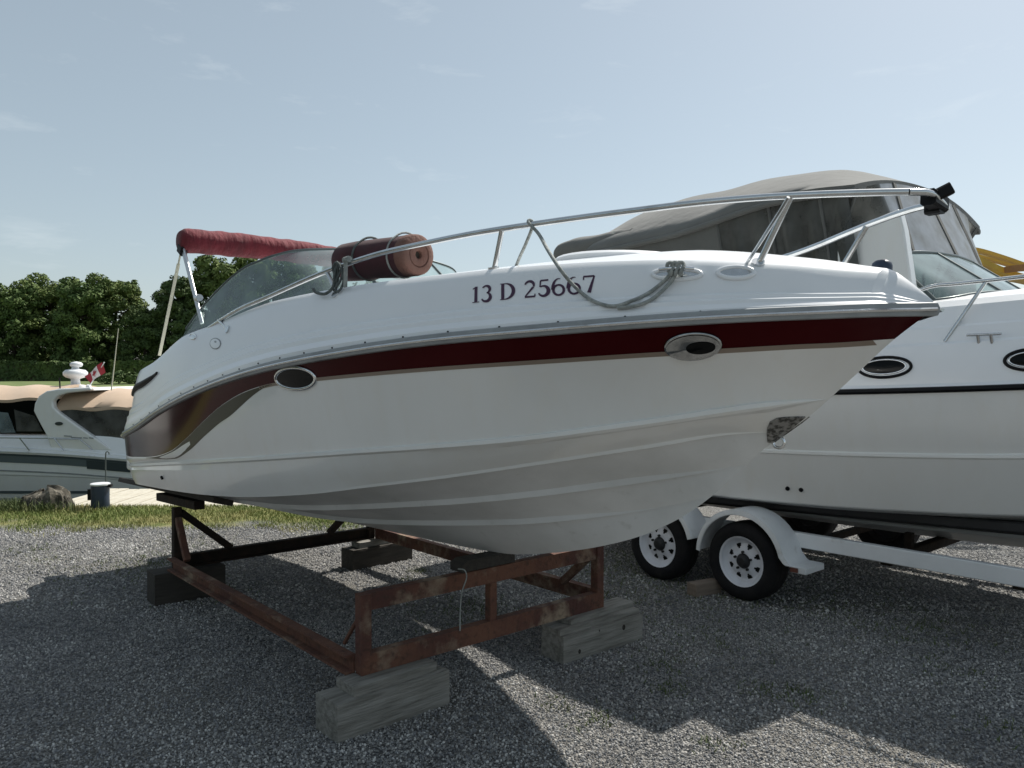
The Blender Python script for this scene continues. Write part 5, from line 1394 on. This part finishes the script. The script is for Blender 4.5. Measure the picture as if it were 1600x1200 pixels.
strip(zt3, lambda X: zs3(X) - .05 - .18 * ss(xbw + 5.2, xbw + 6.4, X), .012, xbw + 5.2, xst - .02, M['teal2'], 'hull_band')
strip(lambda X: zs3(X) - .045, lambda X: zs3(X) - .085, .016, xbw + 2, xst - .02, M['teal'], 'hull_band')
xd = q3(133, 715).x
strip(lambda X: zs3(X) - .09, lambda X: zs3(X) - .27, .018, xd, xst - .02, M['teal'], 'hull_window')
strip(lambda X: zs3(X) - .39, lambda X: zs3(X) - .42, .008, xbw + 3, xst - .02, M['rail'], 'hull_pinstripe')
strip(lambda X: .16, lambda X: .10, .010, xbw + 3, xst - .02, M['teal2'], 'boot_stripe')
# deck and cabin side
zd3 = lambda X: Z(680) - .10 * ss(xst - 1.2, xst, X) + .10 * ss(xbw + 5, xbw + 1, X)
rows_ = []
for X in X3:
    b = h3(X); zs = zs3(X); zd = max(zd3(X), zs + .03)
    rows_.append([(b, zs), (b * .99, zs + .07), (b * .955, zs + .085), (b * .90, zs + (zd - zs) * .6), (b * .86, zd - .03), (b * .82, zd), (b * .4, zd + .06), (0, zd + .08)])
mb = MB(); mb.grid([[(X, -b, z) for b, z in s] for X, s in zip(X3, rows_)]); mb.grid([[(X, b, z) for b, z in s] for X, s in zip(X3, rows_)], flip=True)
mb.grid([[(xst, -b * f, z) for b, z in rows_[-1]] for f in (-1, -.5, 0, .5, 1)]); obj('deck', mb, M['deck'], b3, 25)
mb = MB()
for s in (-1, 1): mb.tube([(X, s * (h3(X) + .005), zs3(X) + .005) for X in X3], .028, 6)
obj('rub_rail', mb, M['whitep'], b3, 50)
# arch
ap3 = [q3(u, v, Y3 + .12) for u, v in ((52, 642), (54, 630), (60, 619), (72, 611), (92, 607.5), (141, 605), (142, 610), (104, 614), (89, 619), (82, 627), (83, 636), (92, 645), (130, 672), (176, 704), (80, 704), (72, 680), (60, 658))]
for s in (1, -1):
    mb = MB(); mb.prism([Vector((p.x, p.y * s, p.z)) for p in ap3], (0, .16 * s, 0)); ar = bevel(obj('radar_arch', mb, M['gel'], b3, 30), .03, 3)
    if s == 1:
        c = q3(92, 662, Y3 + .10); mb = MB(); mb.grid([[(c.x + .085 * r_ * math.cos(a), c.y, c.z + .038 * r_ * math.sin(a)) for a in [2 * math.pi * k / 18 for k in range(18)]] for r_ in (1, .02)], close=True); obj('oval_badge', mb, M['teal'], ar, 0)
        for k, (u0, u1, v0) in enumerate(((100, 112, 681), (111, 128, 683.5), (130, 137, 684), (139, 146, 684))):
            a, b = q3(u0, v0, Y3 + .105), q3(u1, v0 + .8, Y3 + .105); mb = MB(); mb.bar(a, b, .004, .022); obj('script_mark', mb, M['rail'], ar, 0)
tp_ = q3(110, 608, Y3 + .2)
mb = MB(); mb.prism([q3(u, v, Y3 + .2) for u, v in ((75, 612), (92, 607), (141, 605), (142, 610), (104, 614))], (0, 2.2, 0)); obj('arch_crossbar', mb, M['gel'], b3, 30)
# canvas pieces
def shell(x0, x1, ze0, ze1, zc0, zc1, bm, nm, m, n=16):
    rows = []
    for i in range(n + 1):
        f = i / n; X = x0 + (x1 - x0) * f
        rows.append([Vector((X, bm * t, ze0 + (ze1 - ze0) * f + (zc0 + (zc1 - zc0) * f - ze0 - (ze1 - ze0) * f) * (1 - abs(t) ** 3) + .02 * math.sin(7 * X + 4 * t))) for t in np.linspace(-1, 1, 17)])
    mb = MB(); mb.grid(rows); mb.grid([[p + Vector((0, 0, -.06)) for p in r] for r in rows], flip=True)
    for e_ in ([r[0] for r in rows], [r[-1] for r in rows], rows[0], rows[-1]): mb.grid([e_, [p + Vector((0, 0, -.06)) for p in e_]])
    obj(nm, mb, m, b3, 50)
xa3, xm3, xe3 = q3(-70, 610).x, q3(62, 610).x, q3(86, 620).x
shell(xa3, xm3 + .1, Z(626), Z(622), Z(604), Z(603), 1.22, 'front_canvas', M['tancan'])
shell(xe3 - .15, xst - .1, Z(638), Z(637), Z(608), Z(611), 1.22, 'aft_canvas', M['tancan'])
for s in (1, -1):
    def panel(px, y, nm, m):
        P = [q3(u, v, Y3 + y) for u, v in px]
        mb = MB(); mb.prism([Vector((p.x, p.y * s, p.z)) for p in P], (0, .02 * s, 0)); obj(nm, mb, m, b3, 20)
    panel([(86, 637), (225, 636), (225, 700), (176, 703)], .24, 'aft_curtain', M['curtain'])
    panel([(-70, 678), (72, 678), (53, 645), (53, 624), (-70, 626)], .24, 'windshield', M['darkglass'])
    panel([(-60, 677), (24, 676), (12, 645), (-40, 640)], .225, 'side_pane', M['glass'])
    panel([(26, 674), (66, 674), (54, 650), (22, 640)], .225, 'side_pane', M['curtain'])
mb = MB(); 
for i, (u, v) in enumerate(((30, 690), (84, 690))):
    mb.tube([q3(u, 684, Y3 + .05), q3(u + 16, 704, Y3 - .02)], .012, 6)
mb.tube([q3(-80, 683, Y3 + .05), q3(72, 685, Y3 + .05), q3(125, 686, Y3 + .05), q3(145, 703, Y3)], .014, 6); obj('grab_rail', mb, M['steel'], b3, 60)
# radome, antenna, flag on the arch
c = q3(118, 606, Y3 + 1.4)
def dome(c, prof, nm, parent=b3, m='whitep'):
    mb = MB(); mb.grid([[(c.x + r_ * math.cos(a), c.y + r_ * math.sin(a), c.z + z_) for a in [2 * math.pi * k / 20 for k in range(20)]] for r_, z_ in prof], close=True); mb.add([(c.x + prof[0][0] * math.cos(a), c.y + prof[0][0] * math.sin(a), c.z + prof[0][1]) for a in [2 * math.pi * k / 20 for k in range(20)]], [tuple(range(20))]); return obj(nm, mb, M[m], parent, 50)
rd = dome(c, [(.20, 0), (.20, .06), (.10, .08), (.09, .20), (.20, .24), (.25, .29), (.25, .35), (.20, .40), (.08, .42), (.07, .48)], 'radome')
dome(c + Vector((.02, 0, .47)), [(.10, 0), (.13, .03), (.13, .07), (.10, .10), (.01, .12)], 'upper_dome', rd)
mb = MB(); mb.tube([q3(94, 611, Y3 + .3), q3(93, 590, Y3 + .3)], .014, 6); obj('short_antenna', mb, M['blackp'], b3, 60)
mb = MB(); mb.tube([q3(136, 604, Y3 + .6), q3(141, 605, Y3 + .6)], .05, 8); obj('horn', mb, M['whitep'], b3, 60)
mb = MB(); mb.tube([q3(174, 610, Y3 + .5), q3(185, 513, Y3 + .5)], [.014, .006], 6); obj('whip_antenna', mb, M['cream'], b3, 60)
fs0, fs1 = q3(140, 603, Y3 + .8), q3(163, 566, Y3 + .8)
mb = MB(); mb.tube([fs0, fs1], .012, 6); fst = obj('flag_staff', mb, M['whitep'], b3, 60)
fa, fb, fc, fd_ = q3(132, 588, Y3 + .8), q3(160, 566, Y3 + .8), q3(163, 582, Y3 + .8), q3(140, 600, Y3 + .8)
def fl(s, t): 
    p = fa.lerp(fb, s).lerp(fd_.lerp(fc, s), t); return p + Vector((0, .05 * math.sin(6 * s + 2 * t), 0))
for s0_, s1_, m in ((0, .26, 'flagr'), (.26, .74, 'flagw'), (.74, 1.0, 'flagr')):
    mb = MB(); mb.grid([[fl(s0_ + (s1_ - s0_) * i / 6, t) for i in range(7)] for t in (0, .33, .66, 1)]); obj('flag_panel', mb, M[m], fst, 60, fix=False)
leafp = [(0, .5), (.10, .28), (.20, .33), (.16, .05), (.32, .18), (.42, .06), (.34, -.02), (.10, -.22), (.03, -.2), (.02, -.42), (-.02, -.42), (-.03, -.2), (-.10, -.22), (-.34, -.02), (-.42, .06), (-.32, .18), (-.16, .05), (-.20, .33), (-.10, .28)]
mb = MB(); mb.add([fl(.5, .5) + Vector((0, -.012, 0))] + [fl(.5 + x * .40, .5 - y * .8) + Vector((0, -.012, 0)) for x, y in leafp], [(0, 1 + i, 1 + (i+1) % len(leafp)) for i in range(len(leafp))]); obj('flag_leaf', mb, M['flagr'], fst, 0, fix=False)

b4 = copy_tree(b3); b4.location = b3.location + Vector((-11.4, -.9, 0))
tag(b4, 'white cruiser moored up river beyond the bow of the tan canvas one', 'boat')
# ------------------------------------------------------------------ dock, bollard, stump
d0, d1 = at_z(102, 797, 0).x - .55, -1.6
dk_root = empty('dock', ((d0 + d1) / 2, 11.1, -0.85), 0, 'pale plank dock along the river bank', 'dock')
nb = int((d1 - d0) / .155)
pm = None
for k in range(nb):
    x = d0 + (d1 - d0) * (k + .5) / nb - (d0 + d1) / 2
    if pm is None:
        mb = MB(); mb.box((0, 0, 0), ((d1 - d0) / nb - .014, 1.75, .035)); o = bevel(obj('plank', mb, M['dockw'], dk_root, 20), .004)
        pm = o
    else:
        o = pm.copy(); C.objects.link(o); o.parent = dk_root
    o.location = (x, random.uniform(-.02, .02), .80 + random.uniform(-.004, .004))
for y in (-.6, .6):
    mb = MB(); mb.bar((-(d1 - d0) / 2, y, .70), ((d1 - d0) / 2, y, .70), .08, .16); obj('joist', mb, M['woodk'], dk_root, 20)
for x in (-1.6, 0, 1.6):
    for y in (-.5, .65):
        mb = MB(); mb.tube([(x, y, -1.0), (x, y, .62)], .09, 10); obj('pile', mb, M['woodk'], dk_root, 40)
pb_ = at_z(149, 797); PBH = 40 / F_PX * pb_.y
bo = empty('bollard', (pb_.x, pb_.y + .12, -.02), 0, 'short dark blue bollard with pale flat top at the dock edge', 'bollard')
mb = MB(); rows = [[(r_ * math.cos(a), r_ * math.sin(a), z_) for a in [2 * math.pi * k / 24 for k in range(24)]] for r_, z_ in ((.105, 0), (.112, .02), (.108, .16), (.110, .30), (.108, PBH))]
mb.grid(rows, close=True); obj('post', mb, M['bluep'], bo, 40)
mb = MB(); mb.grid([[(r_ * math.cos(a), r_ * math.sin(a), z_) for a in [2 * math.pi * k / 24 for k in range(24)]] for r_, z_ in ((.108, PBH - .004), (.118, PBH), (.118, PBH + .018), (.10, PBH + .024), (.001, PBH + .024))], close=True); obj('cap', mb, M['whitep'], bo, 40)
mb = MB(); mb.box((-.125, .02, PBH * .62), (.05, .10, .14)); mb.box((.125, 0, PBH - .01), (.045, .05, .035)); obj('bracket', mb, M['blackp'], bo, 20)
mb = MB(); pq = at_z(143, 797) + Vector((0, .35, 0)); z1_ = at_y(143, 706, pq.y).z
mb.tube(smooth_path([(pq.x, pq.y, -.1), (pq.x, pq.y, z1_ * .5), (pq.x, pq.y, z1_ - .05), (pq.x + .015, pq.y, z1_), (pq.x + .04, pq.y, z1_ - .005), (pq.x + .045, pq.y, z1_ - .035)], 4), .008, 6)
thing_mesh('hook_pole', mb, M['wframe'], None, 'thin dark hooked pole standing behind the bollard', 'pole', smooth=60)
# weathered stump with roots
sc = at_z(62, 797); sw = 78 / F_PX * sc.y
mb = MB(); rows = []
for i in range(9):
    f = i / 8; row = []
    for k in range(48):
        a = 2 * math.pi * k / 48
        rr_ = sw / 2 * (math.cos(f * math.pi / 2) ** .55 if f < 1 else .02)
        rid = 1 + .05 * math.sin(7 * a + 2 * f) + .12 * mn.noise((math.cos(a) * 9, math.sin(a) * 9, f * 3)) + .28 * mn.noise((math.cos(a) * 3, math.sin(a) * 3, f * 2))
        row.append((rr_ * rid * math.cos(a), .7 * rr_ * rid * math.sin(a), .25 * (math.sin(f * math.pi / 2)) * (1 + .10 * math.sin(5 * a)) * (1 + .18 * math.cos(a)) - .02))
    rows.append(row)
mb.grid(rows, close=True)
for k in range(110):
    a = random.uniform(0, 6.28); r0_ = sw * random.uniform(.10, .38); r1_ = sw * random.uniform(.42, .56)
    mb.tube([(r0_ * math.cos(a), .7 * r0_ * math.sin(a), .25 * (1 - (r0_ / (sw * .55)) ** 2) + .01), ((r0_ + r1_) / 2 * math.cos(a + .1), .7 * (r0_ + r1_) / 2 * math.sin(a + .1), .16), (r1_ * math.cos(a + .16), .7 * r1_ * math.sin(a + .16), -.01)], [.006, .013, .007], 5)
o = thing_mesh('tree_stump', mb, M['stump'], None, 'weathered grey root stump in the grass beside the dock', 'stump', smooth=30); o.location += Vector((sc.x, sc.y + .15, -.0))
wp = [(sc.x - .42 + random.gauss(0, .16), sc.y + .1 + random.gauss(0, .12), 0) for _ in range(160)] + [(sc.x + random.gauss(0, .3), sc.y - .14 + random.gauss(0, .06), 0) for _ in range(120)]
tag(blades('weeds', wp, 0.05, 0.16, 0.006, M['weed'], lean=.8, per=3), 'taller green weeds round the stump', 'weeds', kind='stuff')

# ------------------------------------------------------------------ trees round the yard, out of frame; the hull mirrors them
for i, (x, y, h_, w_, lb) in enumerate(((-15.5, 7.0, 6.5, 6, 'bushy tree on the river bank past the docked boat'), (-21, 8.2, 8, 8, 'broad tree on the river bank at the yard end'), (-27, 5, 8.5, 9, 'tree at the yard edge towards the river'),
        (-25, -5, 8, 9, 'broad tree left behind the yard'), (-20, -15, 8, 9, 'tree in the back corner of the yard'))):
    tree((x, y, 0), h_, w_, 140 + i, LEAF[2], lb, group='trees round the yard')
